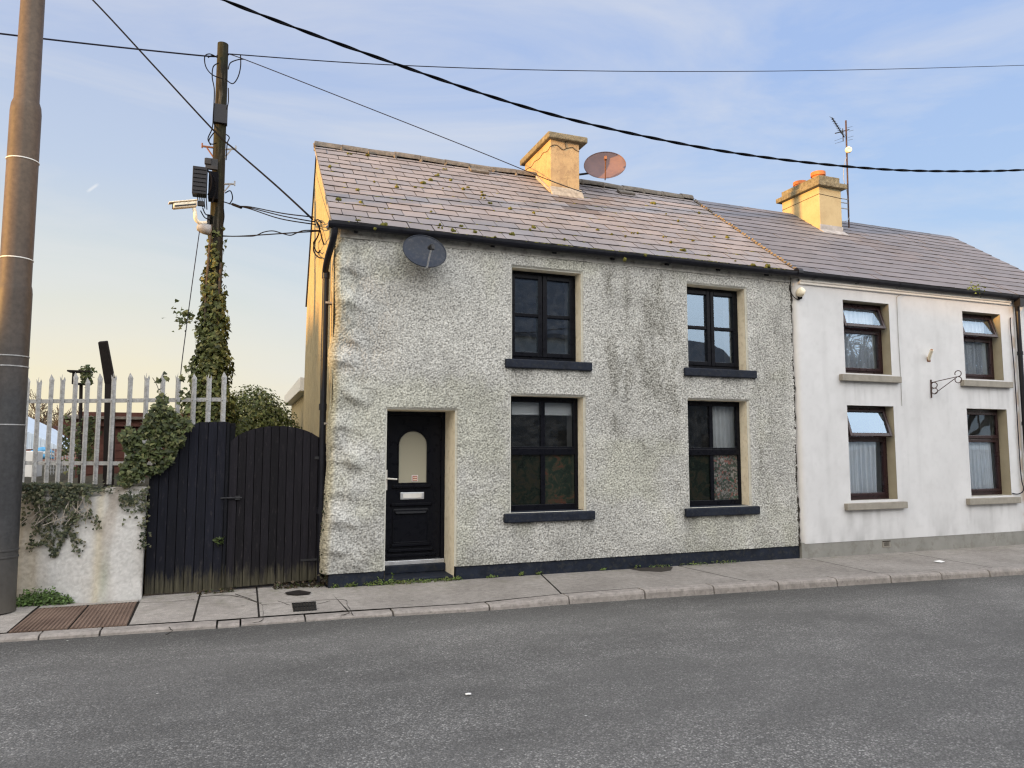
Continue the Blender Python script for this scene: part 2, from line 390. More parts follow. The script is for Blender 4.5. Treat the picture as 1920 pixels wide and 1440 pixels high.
def catmull(pts, k=8):
    pts = [Vector(p) for p in pts]; out = []
    for i in range(len(pts)-1):
        p0 = pts[max(i-1, 0)]; p1 = pts[i]; p2 = pts[i+1]; p3 = pts[min(i+2, len(pts)-1)]
        for j in range(k):
            t = j/k
            out.append(.5*((2*p1)+(p2-p0)*t+(2*p0-5*p1+4*p2-p3)*t*t+(3*p1-p0-3*p2+p3)*t**3))
    out.append(pts[-1]); return out

# leaves -------------------------------------------------------------
IVY = np.array([(0, 0, 0), (-.48, .02, -.02), (-.40, .42, .02), (-.2, .55, .05), (0, 1, -.06), (.2, .55, .05), (.40, .42, .02), (.48, .02, -.02), (0, .4, .08)])
IVYF = [(8, 0, 1), (8, 1, 2), (8, 2, 3), (8, 3, 4), (8, 4, 5), (8, 5, 6), (8, 6, 7), (8, 7, 0)]
OVAL = np.array([(0, 0, 0), (-.3, .35, .03), (-.2, .75, .02), (0, 1, -.05), (.2, .75, .02), (.3, .35, .03), (0, .5, -.03)])
OVALF = [(6, 0, 1), (6, 1, 2), (6, 2, 3), (6, 3, 4), (6, 4, 5), (6, 5, 0)]
def leaves(name, pts, nrm, size, parent, seed=1, shape='ivy', pal=((.05, .065, .022), (.085, .10, .035), (.03, .045, .016), (.12, .12, .05)), droop=.6, jit=.7, mat='leaf'):
    rng = np.random.default_rng(seed); pts = np.asarray(pts, float); nrm = np.asarray(nrm, float); n = len(pts)
    T, F = (IVY, IVYF) if shape == 'ivy' else (OVAL, OVALF)
    nn = nrm + rng.normal(0, jit*.6, (n, 3)); nn /= np.linalg.norm(nn, axis=1)[:, None]+1e-9
    d = rng.normal(0, 1, (n, 3)); d[:, 2] -= droop*2
    d -= nn*(d*nn).sum(1)[:, None]; d /= np.linalg.norm(d, axis=1)[:, None]+1e-9
    x = np.cross(d, nn); sz = size*rng.uniform(.55, 1.25, n)
    V = pts[:, None, :] + sz[:, None, None]*(x[:, None, :]*T[None, :, 0:1] + d[:, None, :]*T[None, :, 1:2] + nn[:, None, :]*T[None, :, 2:3])
    k = len(T); fa = np.array(F); FF = (fa[None] + (np.arange(n)*k)[:, None, None]).reshape(-1, 3)
    me = bpy.data.meshes.new(name); me.from_pydata(V.reshape(-1, 3).tolist(), [], FF.tolist())
    pal = np.array(pal); c = pal[rng.integers(0, len(pal), n)]*rng.uniform(.65, 1.35, (n, 1))
    c = np.repeat(c, k, 0); c = np.concatenate([c, np.ones((len(c), 1))], 1).astype(np.float32)
    me.attributes.new('Col', 'FLOAT_COLOR', 'POINT').data.foreach_set('color', c.ravel())
    me.materials.append(M[mat]); me.update(); return link_mesh(name, me, parent)

# wall sheets with relief ----------------------------------------------
def lines(a, b, step, snaps):
    n = max(2, int(round((b-a)/step))); g = np.linspace(a, b, n+1)
    for s_ in snaps:
        if a < s_ < b: g[1+np.argmin(np.abs(g[1:-1]-s_))] = s_
    return np.unique(g)
def wall_sheet(name, x0, x1, z0, z1, step, holes, mapf, colf, mat, parent):
    xs = lines(x0, x1, step, [h for q in holes for h in q[:2]]); zs = lines(z0, z1, step, [h for q in holes for h in q[2:]])
    X, Z = np.meshgrid(xs, zs); nx = len(xs)
    ed = np.full(X.shape, 9.0)
    for a, b, c, d in holes:
        dx = np.maximum(np.maximum(a-X, X-b), 0); dz = np.maximum(np.maximum(c-Z, Z-d), 0)
        ed = np.minimum(ed, np.hypot(dx, dz))
    V, H = mapf(X, Z, ed); Cc = colf(X, Z, ed, H)
    cx = (xs[:-1]+xs[1:])/2; cz = (zs[:-1]+zs[1:])/2; CX, CZ = np.meshgrid(cx, cz); keep = np.ones(CX.shape, bool)
    for a, b, c, d in holes: keep &= ~((CX > a) & (CX < b) & (CZ > c) & (CZ < d))
    jj, ii = np.nonzero(keep); b = jj*nx+ii
    F = np.stack([b, b+1, b+nx+1, b+nx], 1)
    me = bpy.data.meshes.new(name); me.from_pydata(V.reshape(-1, 3).tolist(), [], F.tolist())
    c = np.concatenate([Cc.reshape(-1, 3), np.ones((X.size, 1))], 1).astype(np.float32)
    me.attributes.new('Col', 'FLOAT_COLOR', 'POINT').data.foreach_set('color', c.ravel())
    me.materials.append(M[mat]); me.update(); return link_mesh(name, me, parent, True)

# ================================================================== GROUND
def struct(o, label=None): o['kind'] = 'structure'; return o
KX = [-30, -3.06, -2.17, -1.13, .12, 1.37, 2.59, 3.54, 4.47, 5.4, 6.26, 7.13, 8.81, 10.5, 14, 60]
KY = [-1.03, -1.05, -1.13, -1.21, -1.26, -1.41, -1.44, -1.50, -1.56, -1.63, -1.71, -1.78, -1.93, -2.05, -2.3, -5]
KZ = [-.06, -.06, -.06, -.06, -.06, -.05, -.012, 0, 0, 0, 0, 0, -.01, -.02, -.03, -.03]
kerb_y = lambda x: float(np.interp(x, KX, KY)); kerb_z = lambda x: float(np.interp(x, KX, KZ))
def pz(x, y):                                   # pavement level
    base = float(np.interp(x, [-4, 0, 7, 14], [.0, 0, -.03, -.055])) if x > 0 else 0.0
    t = min(max(-y/(-kerb_y(x)), 0), 1); return base*(1-t)+kerb_z(x)*t
g = MB(); g.quadv([(-900, -900, -.16), (900, -900, -.16), (900, 900, -.16), (-900, 900, -.16)], [(0, 1, 2, 3)])
struct(g.build('ground', 'far_ground'))
g = MB(); nx, ny = 60, 12
for j in range(ny+1):
    for i in range(nx+1):
        x = -60+120*i/nx; ya = kerb_y(x)+.06; yb = -9.75; t = j/ny; y = yb+(ya-yb)*t
        g.v.append((x, y, -.10+.05*math.sin(math.pi*t)*0.6))
for j in range(ny):
    for i in range(nx): b = j*(nx+1)+i; g.f.append((b, b+1, b+nx+2, b+nx+1)); g.c.append((1, 1, 1))
struct(g.build('road', 'asphalt', smooth=True))
g = MB(); g.box((-60, -12.5, -.159), (60, -9.72, .02)); struct(g.build('far_pavement', 'pave', bevel=.02))
# pavement slabs
KW = .17
J = [(-30, -30), (-3.9, -3.9), (-3.0, -3.05), (-2.04, -2.02), (-1.42, -1.43), (-.80, -.80), (-.02, .10)]
for a, b in (((1003, 1070), (1068, 1118)), ((1285, 1062), (1392, 1087)), ((1530, 1046), (1665, 1078)), ((1720, 1035), (1832, 1058))):
    J.append((atz(*a).x, atz(*b).x))
J += [(12.6, 14.0), (15, 17), (40, 42)]
def slab(mb, ja, jb, y0=None, y1=None, gap=.010, dz=0, n=14):
    b = len(mb.v); rows = 5
    for i in range(n+1):
        for j in range(rows+1):
            t = j/rows
            f0 = .0 if y0 is None else y0; xm = ja[0]+(jb[0]-ja[0])*i/n; xk = ja[1]+(jb[1]-ja[1])*i/n
            ky = kerb_y(xk)+KW if y1 is None else y1
            y = f0+(ky-f0)*t; x = xm+(xk-xm)*t
            if i == 0: x += gap
            if i == n: x -= gap
            if j == rows: y += gap
            mb.v.append((x, y, pz(x, y)+dz))
    for i in range(n):
        for j in range(rows):
            q = b+i*(rows+1)+j; mb.f.append((q, q+1, q+rows+2, q+rows+1)); mb.c.append((1, 1, 1))
pv = MB()
for i in range(len(J)-1):
    if i == 2: continue
    y0 = .35 if J[i][0] < -.1 else .03
    slab(pv, J[i], J[i+1], y0, dz=random.uniform(-.004, .004) if J[i][0] < 2 else 0)
slab(pv, (-3.0, -3.0), (-2.04, -2.04), .3, -.06)
struct(pv.build('pavement', 'pave', smooth=True))
ub = MB()
slab(ub, (-30, -30), (60, 60), .6, dz=-.022, n=120); struct(ub.build('pavement_base', 'patch_dark', smooth=True))
# tactile paving: ribbed brown slabs
tp = MB()
for k, (a, b) in enumerate((((-3.0, -3.05), (-2.53, -2.55)), ((-2.52, -2.54), (-2.05, -2.03)))):
    nr = 13
    for r_ in range(nr):
        t0 = (r_+.14)/nr; t1 = (r_+.86)/nr
        xa0 = a[0]+(b[0]-a[0])*t0; xa1 = a[0]+(b[0]-a[0])*t1; xk0 = a[1]+(b[1]-a[1])*t0; xk1 = a[1]+(b[1]-a[1])*t1
        ya = -.06; yb = kerb_y(xk0)+KW+.012
        e = .006
        p = [(xa0, ya, pz(xa0, ya)-.006), (xa1, ya, pz(xa1, ya)-.006), (xk1, yb, pz(xk1, yb)-.006), (xk0, yb, pz(xk0, yb)-.006)]
        q = [(xa0+e, ya, pz(xa0, ya)+.004), (xa1-e, ya, pz(xa1, ya)+.004), (xk1-e, yb, pz(xk1, yb)+.004), (xk0+e, yb, pz(xk0, yb)+.004)]
        tp.quadv(p+q, [(7, 6, 5, 4), (0, 1, 5, 4), (1, 2, 6, 5), (2, 3, 7, 6), (3, 0, 4, 7)])
    tp.quadv([(a[0]+.004, -.06, pz(a[0], -.06)-.005), (b[0]-.004, -.06, pz(b[0], -.06)-.005), (b[1]-.004, kerb_y(b[1])+KW+.01, pz(b[1], -1)-.005), (a[1]+.004, kerb_y(a[1])+KW+.01, pz(a[1], -1)-.005)], [(3, 2, 1, 0)])
struct(tp.build('tactile_pavement', 'tactile'))
# kerb stones
kb = MB(); kj = [-30, -20, -12, -8, -5, -4, -3.25, -2.75, -2.24, -1.2, -.98, -.35, .55, 1.6, 2.56]+[3.53, 4.47, 5.4, 6.27, 7.13, 7.97, 8.8, 9.7, 10.6, 11.5, 12.5, 13.5, 15, 20, 30, 60]
for a, b in zip(kj[:-1], kj[1:]):
    ns = 6; gp = .009; st = len(kb.v); dz = random.uniform(-.006, .006) if a < 2 else random.uniform(-.002, .002); dy = random.uniform(-.012, .012) if a < 2 else random.uniform(-.004, .004)
    for i in range(ns+1):
        x = a+gp+(b-a-2*gp)*i/ns; ky = kerb_y(x)+dy; kz = kerb_z(x)+dz
        h = kz+.10
        for (dy_, z) in ((KW-.004, kz-.1), (KW-.004, kz), (.035, kz-.001), (.012, kz-.012), (0, kz-.035 if h > .06 else kz-.022), (-.008, -.14)): kb.v.append((x, ky+dy_, z))
    for i in range(ns):
        for k in range(5): q = st+i*6+k; kb.f.append((q, q+6, q+7, q+1)); kb.c.append((1, 1, 1))
    kb.f.append(tuple(st+k for k in range(6))); kb.c.append((1, 1, 1)); kb.f.append(tuple(st+ns*6+k for k in range(6))[::-1]); kb.c.append((1, 1, 1))
struct(kb.build('kerb', 'kerb'))
# raised garden behind the boundary wall, and yard behind the gates
g = MB(); nx, ny = 40, 24
for j in range(ny+1):
    for i in range(nx+1):
        x = -14+11.95*i/nx; y = .3+13.7*j/ny
        g.v.append((x, y, 1.15+.06*math.sin(x*3.1+y)+.05*math.sin(y*2.3-x)))
for j in range(ny):
    for i in range(nx): b = j*(nx+1)+i; g.f.append((b, b+1, b+nx+2, b+nx+1)); g.c.append((1, 1, 1))
struct(g.build('garden_ground', 'soil', smooth=True))
g = MB(); g.box((-2.05, .9, -.15), (-.02, 14, -.02)); struct(g.build('yard_ground', 'soil'))
g = MB(); g.box((-2.10, .42, -.15), (-2.02, 14, 1.2)); g.box((-14, 13.9, -.1), (-2.1, 14.0, 1.18)); struct(g.build('garden_bank_wall', 'plinth_grey'))

# ================================================================== GREY HOUSE
SL = (6.66-4.53)/2.82; AN = math.atan(SL); RW = 7.22
def roofp(x, s, h=0):       # s metres up the slope from the eave edge, h above it
    return Vector((x, -.12+s*math.cos(AN)-h*math.sin(AN), 4.53+s*math.sin(AN)+h*math.cos(AN)))
RL = math.hypot(2.82, 2.13)
DOOR = (.70, 1.60, .0, 2.185)
WIN = [(2.402, 3.455, 2.905, 4.19), (5.248, 6.315, 2.895, 4.185), (2.385, 3.478, .825, 2.406), (5.216, 6.298, .81, 2.412)]
gh = thing('grey_house', 'grey pebbledash end-of-terrace cottage with black windows, black door and mossy slate roof', 'house', (3.6, 0, 0))
def dash_map(X, Z, ed):
    XX = X+.012*vn(Z*20, X*20, 1); n1 = vn(XX*56, Z*62, 3); n2 = vn(XX*86+.3*n1, Z*90, 5); n3 = fbm(X*2.1, Z*2.1, 9, 3)
    worm = np.abs(vn(XX*40+5, Z*50, 21)-.5)*2
    wd, wi = worley(XX*44, Z*46, 11)
    h = .60*np.clip(1-wd*1.15, 0, 1)*(.55+.65*wi)+.16*n1+.26*n2+.10
    h = np.clip((h-.18)/.62, 0, 1)
    edge = sstep(.0, .03, ed)
    cor = np.exp(-(np.maximum(X, 0)/.45)**2)
    lump = .03*(n3-.5)+cor*.14*(fbm(X*3.3, Z*2.6, 31, 3)-.5)
    for lx, lz, la in ((.14, .42, .03), (.22, .78, .034), (.12, 1.12, .028), (.25, 1.52, .04), (.13, 1.95, .03), (.22, 2.32, .036), (.10, 2.75, .03), (.24, 3.05, .032), (.14, 3.5, .036), (.2, 3.95, .03)):
        q = Z-lz-.03*np.sin(X*13); lump = lump+la*1.55*np.exp(-((X-lx)/.17)**2)*np.where(q > 0, np.exp(-(q/.15)**2), np.exp(-(q/.06)**2))
    d = (.016*h*edge+(.022+lump)*edge)
    x = np.maximum(X, 0) + np.where(X < .6, (1-np.maximum(X, 0)/.6), 0)*(.02*Z-.03+.05*(vn(Z*2.1, Z*0+3, 44)-.5))
    rnd = np.maximum(0, .06-np.maximum(X, 0))/.06
    side = X < 0
    y = np.where(side, -X*1.0+.035-.02*np.exp(X/.03), -d + .045*rnd**2)
    x = np.where(side, x-.012*h-.03*(n3-.5)-.02*(1-np.exp(X/.05)), x-.008*rnd*h)
    V = np.stack([x, y, Z], -1); return V, h*edge
def dash_col(X, Z, ed, H):
    c = np.stack([.12+.43*H, .118+.423*H, .11+.402*H], -1); c = c*(.9+.16*H)[..., None]
    m = fbm(X*1.3, Z*1.3, 71, 4); c *= (.84+.34*m)[..., None]
    gr = sstep(.52, .7, fbm(X*.9+4, Z*.9, 75, 4)); c = c*(1-gr[..., None]*np.array([.05, .045, .11]))
    # damp streaks under the eaves
    def band(cx, w, z0, z1): return np.exp(-((X-cx+.05*(vn(Z*2, Z*0, 7)-.5))/w)**2)*sstep(z0-.5, z0+.2, Z)*(1-sstep(z1-.1, z1+.3, Z))
    st = .95*band(3.93, .10, 2.6, 4.2)+.6*band(3.98, .2, 1.9, 3.3)+.9*band(4.55, .26, 2.3, 3.9)+.8*band(4.75, .13, 2.8, 4.2)+.5*band(5.05, .12, 2.4, 3.9)+.35*band(6.75, .25, .6, 3.7)+.5*band(4.2, .07, 2.2, 4.3)+.6*band(5.0, .06, 2.0, 4.3)+.4*band(4.45, .05, 1.2, 3.0)+.25*band(4.9, .2, 1.0, 2.6)+.5*band(6.5, .06, 1.2, 4.2)+.22*band(4.4, .5, 1.6, 2.9)
    st += .35*band(7.05, .1, .2, 4.3)
    pat = sstep(.36, .66, fbm(X*5.5, Z*2.2, 81, 5)); st = np.clip(st*(.25+1.15*pat), 0, 1)
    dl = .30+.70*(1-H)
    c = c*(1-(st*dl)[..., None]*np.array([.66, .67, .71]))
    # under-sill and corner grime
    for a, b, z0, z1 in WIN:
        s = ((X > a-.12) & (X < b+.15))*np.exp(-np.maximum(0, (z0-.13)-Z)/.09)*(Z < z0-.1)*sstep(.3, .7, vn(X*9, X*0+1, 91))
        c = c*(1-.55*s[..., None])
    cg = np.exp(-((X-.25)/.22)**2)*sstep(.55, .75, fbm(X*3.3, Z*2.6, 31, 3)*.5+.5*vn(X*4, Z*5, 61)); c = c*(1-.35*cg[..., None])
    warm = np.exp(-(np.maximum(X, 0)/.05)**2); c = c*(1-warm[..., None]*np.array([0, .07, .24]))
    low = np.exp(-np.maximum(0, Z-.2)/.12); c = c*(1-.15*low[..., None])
    c = c*np.array([.985, .99, .985]); pl = (1-sstep(.012, .028, ed))[..., None]; c = c*(1-pl)+pl*np.array([.56, .55, .49])
    return np.clip(c, .02, .8)
GEXT = (-.16, 7.205, .165, 4.42)
wall_sheet('wall', *GEXT, .0086, [DOOR]+WIN, dash_map, dash_col, 'dash', gh)
m = MB()                                             # gable and back
pts = [(0.02, .03, .0), (.0, .03, 4.45), (-.01, 2.7, 6.60), (.10, 5.4, 4.45), (.06, 5.4, 0)]
m.quadv(pts, [(4, 3, 2, 1, 0)])
m.quadv([(.06, 5.4, 0), (.1, 5.4, 4.45), (RW, 5.4, 4.45), (RW, 5.4, 0)], [(0, 1, 2, 3)])
gb = m.build('gable_wall', 'gable_dash', gh)
m = MB(); m.box((.0, .0, 4.40), (RW, .25, 4.505)); m.build('wall_head', 'fascia', gh)
# plinth
m = MB(); m.box((.012, -.016, -.06), (DOOR[0]-.012, .1, .168)); m.box((DOOR[1]+.02, -.016, -.07), (RW-.0, .1, .196)); m.build('plinth', 'plinth_navy', gh, bevel=.008)
# fascia and gutter
m = MB(); m.box((.06, -.045, 4.355), (RW-.03, -.008, 4.50)); m.build('fascia', 'fascia', gh, bevel=.004)
def gutter(name, x0, x1, parent, y=-.155, z=4.50, r=.058):
    m = MB(); n = 9; pr = []
    for k in range(n+1): a = math.pi*k/n; pr.append((y+r*math.cos(a), z-r*math.sin(a)*1.35))
    pr = [(y+r, z+.004)]+pr+[(y-r, z+.004)]
    st = 0; ns = int((x1-x0)/.3)
    for i in range(ns+1):
        x = x0+(x1-x0)*i/ns
        for (a, b) in pr: m.v.append((x, a, b+.004*math.sin(x*1.7)))
    k = len(pr)
    for i in range(ns):
        for j in range(k-1): q = i*k+j; m.f.append((q, q+1, q+k+1, q+k)); m.c.append((1, 1, 1))
    m.f.append(tuple(range(k))); m.c.append((1, 1, 1)); m.f.append(tuple(ns*k+j for j in range(k))); m.c.append((1, 1, 1))
    x = x0+.35                                       # brackets
    while x < x1:
        for (a, b), (c, d) in zip(pr[1:-1], pr[2:]):
            m.quadv([(x-.018, a+(a-y)*.07, b-.004), (x+.018, a+(a-y)*.07, b-.004), (x+.018, c+(c-y)*.07, d-.004), (x-.018, c+(c-y)*.07, d-.004)], [(0, 1, 2, 3)])
        m.obox((x, y+r+.01, z-.05), (.018, 0, 0), (0, .035, .012), (0, -.012, .035))
        x += .92
    return m.build(name, 'gutter_black', parent)
gutter('gutter', -.10, RW+.06, gh)
# downpipe with swan neck
m = MB(); pth = catmull([(-.02, -.15, 4.44), (-.03, -.10, 4.30), (-.07, .05, 4.12), (-.085, .20, 3.98), (-.075, .24, 3.88), (-.075, .24, 3.3), (-.07, .23, 1.5), (-.06, .22, .05)], 6)
m.tube(pth, .041, 12)
for z in (3.9, 2.2, .9): m.tube([(-.075, .24, z-.03), (-.075, .24, z+.05)], .05, 12)
m.build('downpipe', 'gutter_black', gh, smooth='auto')
for z in (3.55, 2.0): m = MB(); m.obox((-.03, .25, z), (.045, 0, 0), (0, .055, 0), (0, 0, .012)); m.build('pipe_clip', 'mortar', gh)

# roof of slates -------------------------------------------------------
def slate_roof(name, x0, x1, parent, w, expo, base, joint, seed, thick=.013, s1=None, streaks=()):
    rnd = random.Random(seed); m = MB(); rl = RL-.03; i = 0; s = 0
    m.quadv([roofp(x0, -.03, -.022), roofp(x1, -.03, -.022), roofp(x1, RL, -.022), roofp(x0, RL, -.022)], [(0, 1, 2, 3)], (.012, .011, .011))
    while s < rl:
        x = x0-(w*.5 if i % 2 else 0)-rnd.random()*.03
        while x < x1:
            xa = max(x+joint/2+rnd.uniform(-.002, .002), x0); xb = min(x+w-joint/2, x1)
            if xb-xa > .02:
                t = base[rnd.randrange(len(base))]; k = rnd.uniform(.93, 1.07); c = tuple(q*k for q in t)
                xm = (xa+xb)/2
                for (sx, sw, sl, dark, sc) in streaks:
                    if abs(xm-sx-(RL-s)*.0) < sw and s < sl[1] and s > sl[0]: c = tuple(q*(1-dark)+sc_*dark for q, sc_ in zip(c, sc))
                lo = thick+rnd.uniform(0, .004); hi = .002; sl_ = rnd.uniform(-.006, .004); tl = rnd.uniform(-.003, .003)
                sa = s+sl_; sb = min(s+expo+.02, RL)
                A = roofp(xa, sa, lo-tl); B = roofp(xb, sa, lo+tl); Cc = roofp(xb, sb, hi+tl); D = roofp(xa, sb, hi-tl)
                A2 = roofp(xa, sa, lo-tl-thick); B2 = roofp(xb, sa, lo+tl-thick); C2 = roofp(xb, sb, hi-.012); D2 = roofp(xa, sb, hi-.012)
                m.quadv([A, B, Cc, D], [(0, 1, 2, 3)], c)
                dk = tuple(q*.14 for q in c)
                m.quadv([A2, B2, B, A], [(0, 1, 2, 3)], dk); m.quadv([A, D, D2, A2], [(0, 1, 2, 3)], tuple(q*.4 for q in c)); m.quadv([B2, C2, Cc, B], [(0, 1, 2, 3)], tuple(q*.4 for q in c))
            x += w
        s += expo; i += 1
    return m.build(name, 'slate', parent, attr=True)
SB = [(.245, .215, .208), (.26, .225, .215), (.235, .211, .21), (.25, .216, .206), (.225, .208, .212)]
slate_roof('roof', -.055, RW, gh, .335, .236, SB, .009, 5, streaks=((4.05, .26, (1.6, 2.75), .6, (.105, .07, .05)), (4.75, .22, (2.0, 2.6), .4, (.13, .09, .065)), (4.35, .2, (1.2, 2.2), .25, (.14, .10, .08))))
m = MB(); m.quadv([(-.03, 2.7, 6.64), (RW, 2.7, 6.64), (RW, 5.42, 4.47), (.07, 5.42, 4.47)], [(0, 1, 2, 3)]); m.build('rear_roof', 'opp_roof', gh)
m = MB(); m.prism([roofp(-.06, -.02, -.012), roofp(-.06, RL, -.012), roofp(-.06, RL, -.05), roofp(-.06, -.02, -.06)], (.05, 0, 0)); m.build('verge_mortar', 'mortar', gh)
def ridge(name, x0, x1, parent, L, seed, zr=6.66, r=.10, mat='ridge_concrete'):
    rnd = random.Random(seed); m = MB(); x = x0; 
    while x < x1-.02:
        xe = min(x+L, x1); dz = rnd.uniform(-.012, .012); dz2 = rnd.uniform(-.012, .012); st = len(m.v); pr = []
        for k in range(9): a = R(-12+204*k/8); pr.append((2.7-1.25*r*math.cos(a), zr-.03+r*.95*math.sin(a)))
        for q, d in ((x+.004, dz), (xe-.004, dz2)):
            for (yy, zz) in pr: m.v.append((q, yy, zz+d))
        for k in range(8): m.f.append((st+k, st+k+9, st+k+10, st+k+1)); m.c.append((1, 1, 1))
        m.f.append(tuple(st+k for k in range(9))[::-1]); m.c.append((1, 1, 1)); m.f.append(tuple(st+9+k for k in range(9))); m.c.append((1, 1, 1))
        if mat == 'ridge_concrete': m.blob((x+.0, 2.585, zr-.055), (.03, .03, .035), int(x*97), 7, 4, .5)
        x = xe
    return m.build(name, mat, parent, smooth='auto')
ridge('ridge_tiles', -.06, RW+.02, gh, .44, 4)
for sx_, so_ in ((2.72, .28), (5.62, .32)):
    m = MB(); m.obox(roofp(sx_, RL-so_, .035), (.17, 0, 0), tuple((roofp(0, 1, 0)-roofp(0, 0, 0))*.07), (0, -.01, .015)); m.build('slipped_tile', 'ridge_concrete', gh, bevel=.006)
m = MB()
for k in range(46):
    s = k*RL/46; m.blob(roofp(7.245-.10*0+random.uniform(-.012, .012), s, .022), (.015, .042, .018), k, 6, 4, .5)
m.build('verge_fillet', 'verge_mix', gh)
# chimney 1
def chimney1():
    c = MB(); c.box((3.87, 1.99, 5.7), (4.43, 3.2, 7.09)); ch = c.build('chimney', 'chimney_grey', gh, bevel=.012)
    d = MB()
    nx = 22; ny = 40
    d.box((3.80, 1.91, 7.08), (4.565, 3.30, 7.19)); cap = d.build('chimney_cap', 'concrete_cap', ch, bevel=.02)
    f = MB()
    f.prism([roofp(3.84, (1.99+.12)/math.cos(AN)-.16, .02), roofp(4.46, (1.99+.12)/math.cos(AN)-.16, .02), roofp(4.46, (1.99+.12)/math.cos(AN)+.05, .10), roofp(3.84, (1.99+.12)/math.cos(AN)+.05, .10)], (0, .01, -.05))
    f.obox(roofp(3.86, 3.0, .03), (.03, 0, 0), tuple((roofp(0, 1, 0)-roofp(0, 0, 0))*.4), (0, 0, .03))
    f.build('flashing', 'mortar', ch, bevel=.01)
    k = MB(); rnd = random.Random(3); p = [(x, 1.985, 6.96+.03*math.sin(x*21)+rnd.uniform(-.012, .012)) for x in np.linspace(3.87, 4.43, 14)]
    k.tube(p, .006, 5); k.tube([(4.16, 1.985, 7.09), (4.15, 1.985, 7.03), (4.17, 1.985, 6.97)], .006, 5)
    k.tube([(3.866, y, 6.93+.02*math.sin(y*17)+rnd.uniform(-.008, .008)) for y in np.linspace(1.99, 3.2, 14)], .005, 5); k.build('crack', 'patch_dark', ch)
    b = MB(); b.blob((4.12, 2.3, 7.2), (.12, .2, .03), 5, 10, 5, .4); b.build('cement_cap', 'mortar', ch)
chimney1()
# reveals, rooms, windows ---------------------------------------------------
def hollow(mb, x0, x1, z0, z1, ya, yb, grow=0):          # four inward walls between two depths
    a = [(x0, ya, z0), (x1, ya, z0), (x1, ya, z1), (x0, ya, z1)]; g_ = grow
    b = [(x0-g_, yb, z0-g_), (x1+g_, yb, z0-g_), (x1+g_, yb, z1+g_), (x0-g_, yb, z1+g_)]
    mb.quadv(a+b, [(0, 1, 5, 4), (1, 2, 6, 5), (2, 3, 7, 6), (3, 0, 4, 7)])
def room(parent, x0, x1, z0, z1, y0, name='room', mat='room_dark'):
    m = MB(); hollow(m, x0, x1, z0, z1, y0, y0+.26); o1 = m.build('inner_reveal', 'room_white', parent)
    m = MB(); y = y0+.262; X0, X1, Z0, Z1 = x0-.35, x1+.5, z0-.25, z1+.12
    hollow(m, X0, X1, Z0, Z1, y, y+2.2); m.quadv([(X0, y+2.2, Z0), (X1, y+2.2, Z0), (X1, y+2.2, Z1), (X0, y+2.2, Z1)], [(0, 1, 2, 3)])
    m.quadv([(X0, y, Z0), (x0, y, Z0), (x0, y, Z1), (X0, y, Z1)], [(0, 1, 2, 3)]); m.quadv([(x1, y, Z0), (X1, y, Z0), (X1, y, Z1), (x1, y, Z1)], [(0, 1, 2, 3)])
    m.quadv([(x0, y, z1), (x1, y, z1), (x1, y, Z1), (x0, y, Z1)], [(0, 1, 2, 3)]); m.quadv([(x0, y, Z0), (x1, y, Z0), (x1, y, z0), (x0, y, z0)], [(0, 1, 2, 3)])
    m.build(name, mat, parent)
def framebox(m, x0, x1, z0, z1, t, y0, y1, tb=None):
    tb = tb or t
    m.box((x0, y0, z0), (x0+t, y1, z1)); m.box((x1-t, y0, z0), (x1, y1, z1))
    m.box((x0+t, y0, z1-t), (x1-t, y1, z1)); m.box((x0+t, y0, z0), (x1-t, y1, z0+tb))
def window_grey(win, upper):
    x0, x1, z0, z1 = win; yf = .175
    m = MB(); framebox(m, x0, x1, z0, z1, .052, yf, yf+.07, .085)
    xm = (x0+x1)/2
    gl = []
    if upper:
        w = m.build('window', 'frame_black', gh, bevel=.006)
        s = MB()
        for a, b in ((x0+.04, xm-.004), (xm+.004, x1-.04)):
            framebox(s, a, b, z0+.065, z1-.042, .066, yf-.018, yf+.045)
            zc = (z0+z1)/2+.015; s.box((a+.066, yf-.012, zc-.026), (b-.066, yf+.04, zc+.026))
            gl += [(a+.066, b-.066, z0+.13, zc-.026, 'glass_upper'), (a+.066, b-.066, zc+.026, z1-.107, 'glass_upper')]
        s.build('sash', 'frame_black', w, bevel=.008)
    else:
        zc = z0+.815; 
        m.box((xm-.033, yf-.004, z0+.085), (xm+.033, yf+.066, zc-.045)); m.box((xm-.033, yf-.004, zc+.045), (xm+.033, yf+.066, z1-.052))
        m.box((x0+.05, yf-.016, zc-.045), (x1-.05, yf+.06, zc+.045))
        w = m.build('window', 'frame_black', gh, bevel=.006)
        s = MB()
        framebox(s, x0+.045, x1-.045, zc+.04, z1-.047, .03, yf-.012, yf+.05); s.build('sash', 'frame_black', w, bevel=.006)
        for ki, (a, b) in enumerate(((x0+.052, xm-.033), (xm+.033, x1-.052))):
            gl += [(a, b, z0+.085, zc-.045, 'film' if ki == 0 else ('film_mid' if x0 < 4 else 'film_light')), (a, b, zc+.045, z1-.08, 'glass')]
    for a, b, c, d, mt in gl:
        q = MB(); q.quadv([(a, yf+.022, c), (b, yf+.022, c), (b, yf+.022, d), (a, yf+.022, d)], [(0, 1, 2, 3)]); o = q.build('pane', mt, w)
        if 'film' in mt: o['label'] = 'pane covered in mottled dark red and green leaded-glass film'
    r_ = MB(); hollow(r_, x0, x1, z0-.02, z1, .003, yf+.03); r_.build('reveal', 'cream_paint', w)
    s = MB(); s.box((x0-.115, -.085, z0-.128), (x1+.135, .01, z0-.006)); s.box((x0-.006, .01, z0-.128), (x1+.006, yf+.04, z0+.006)); s.build('sill', 'sill_navy', w, bevel=.014)
    room(w, x0+.02, x1-.02, z0+.02, z1-.02, yf+.075)
    return w
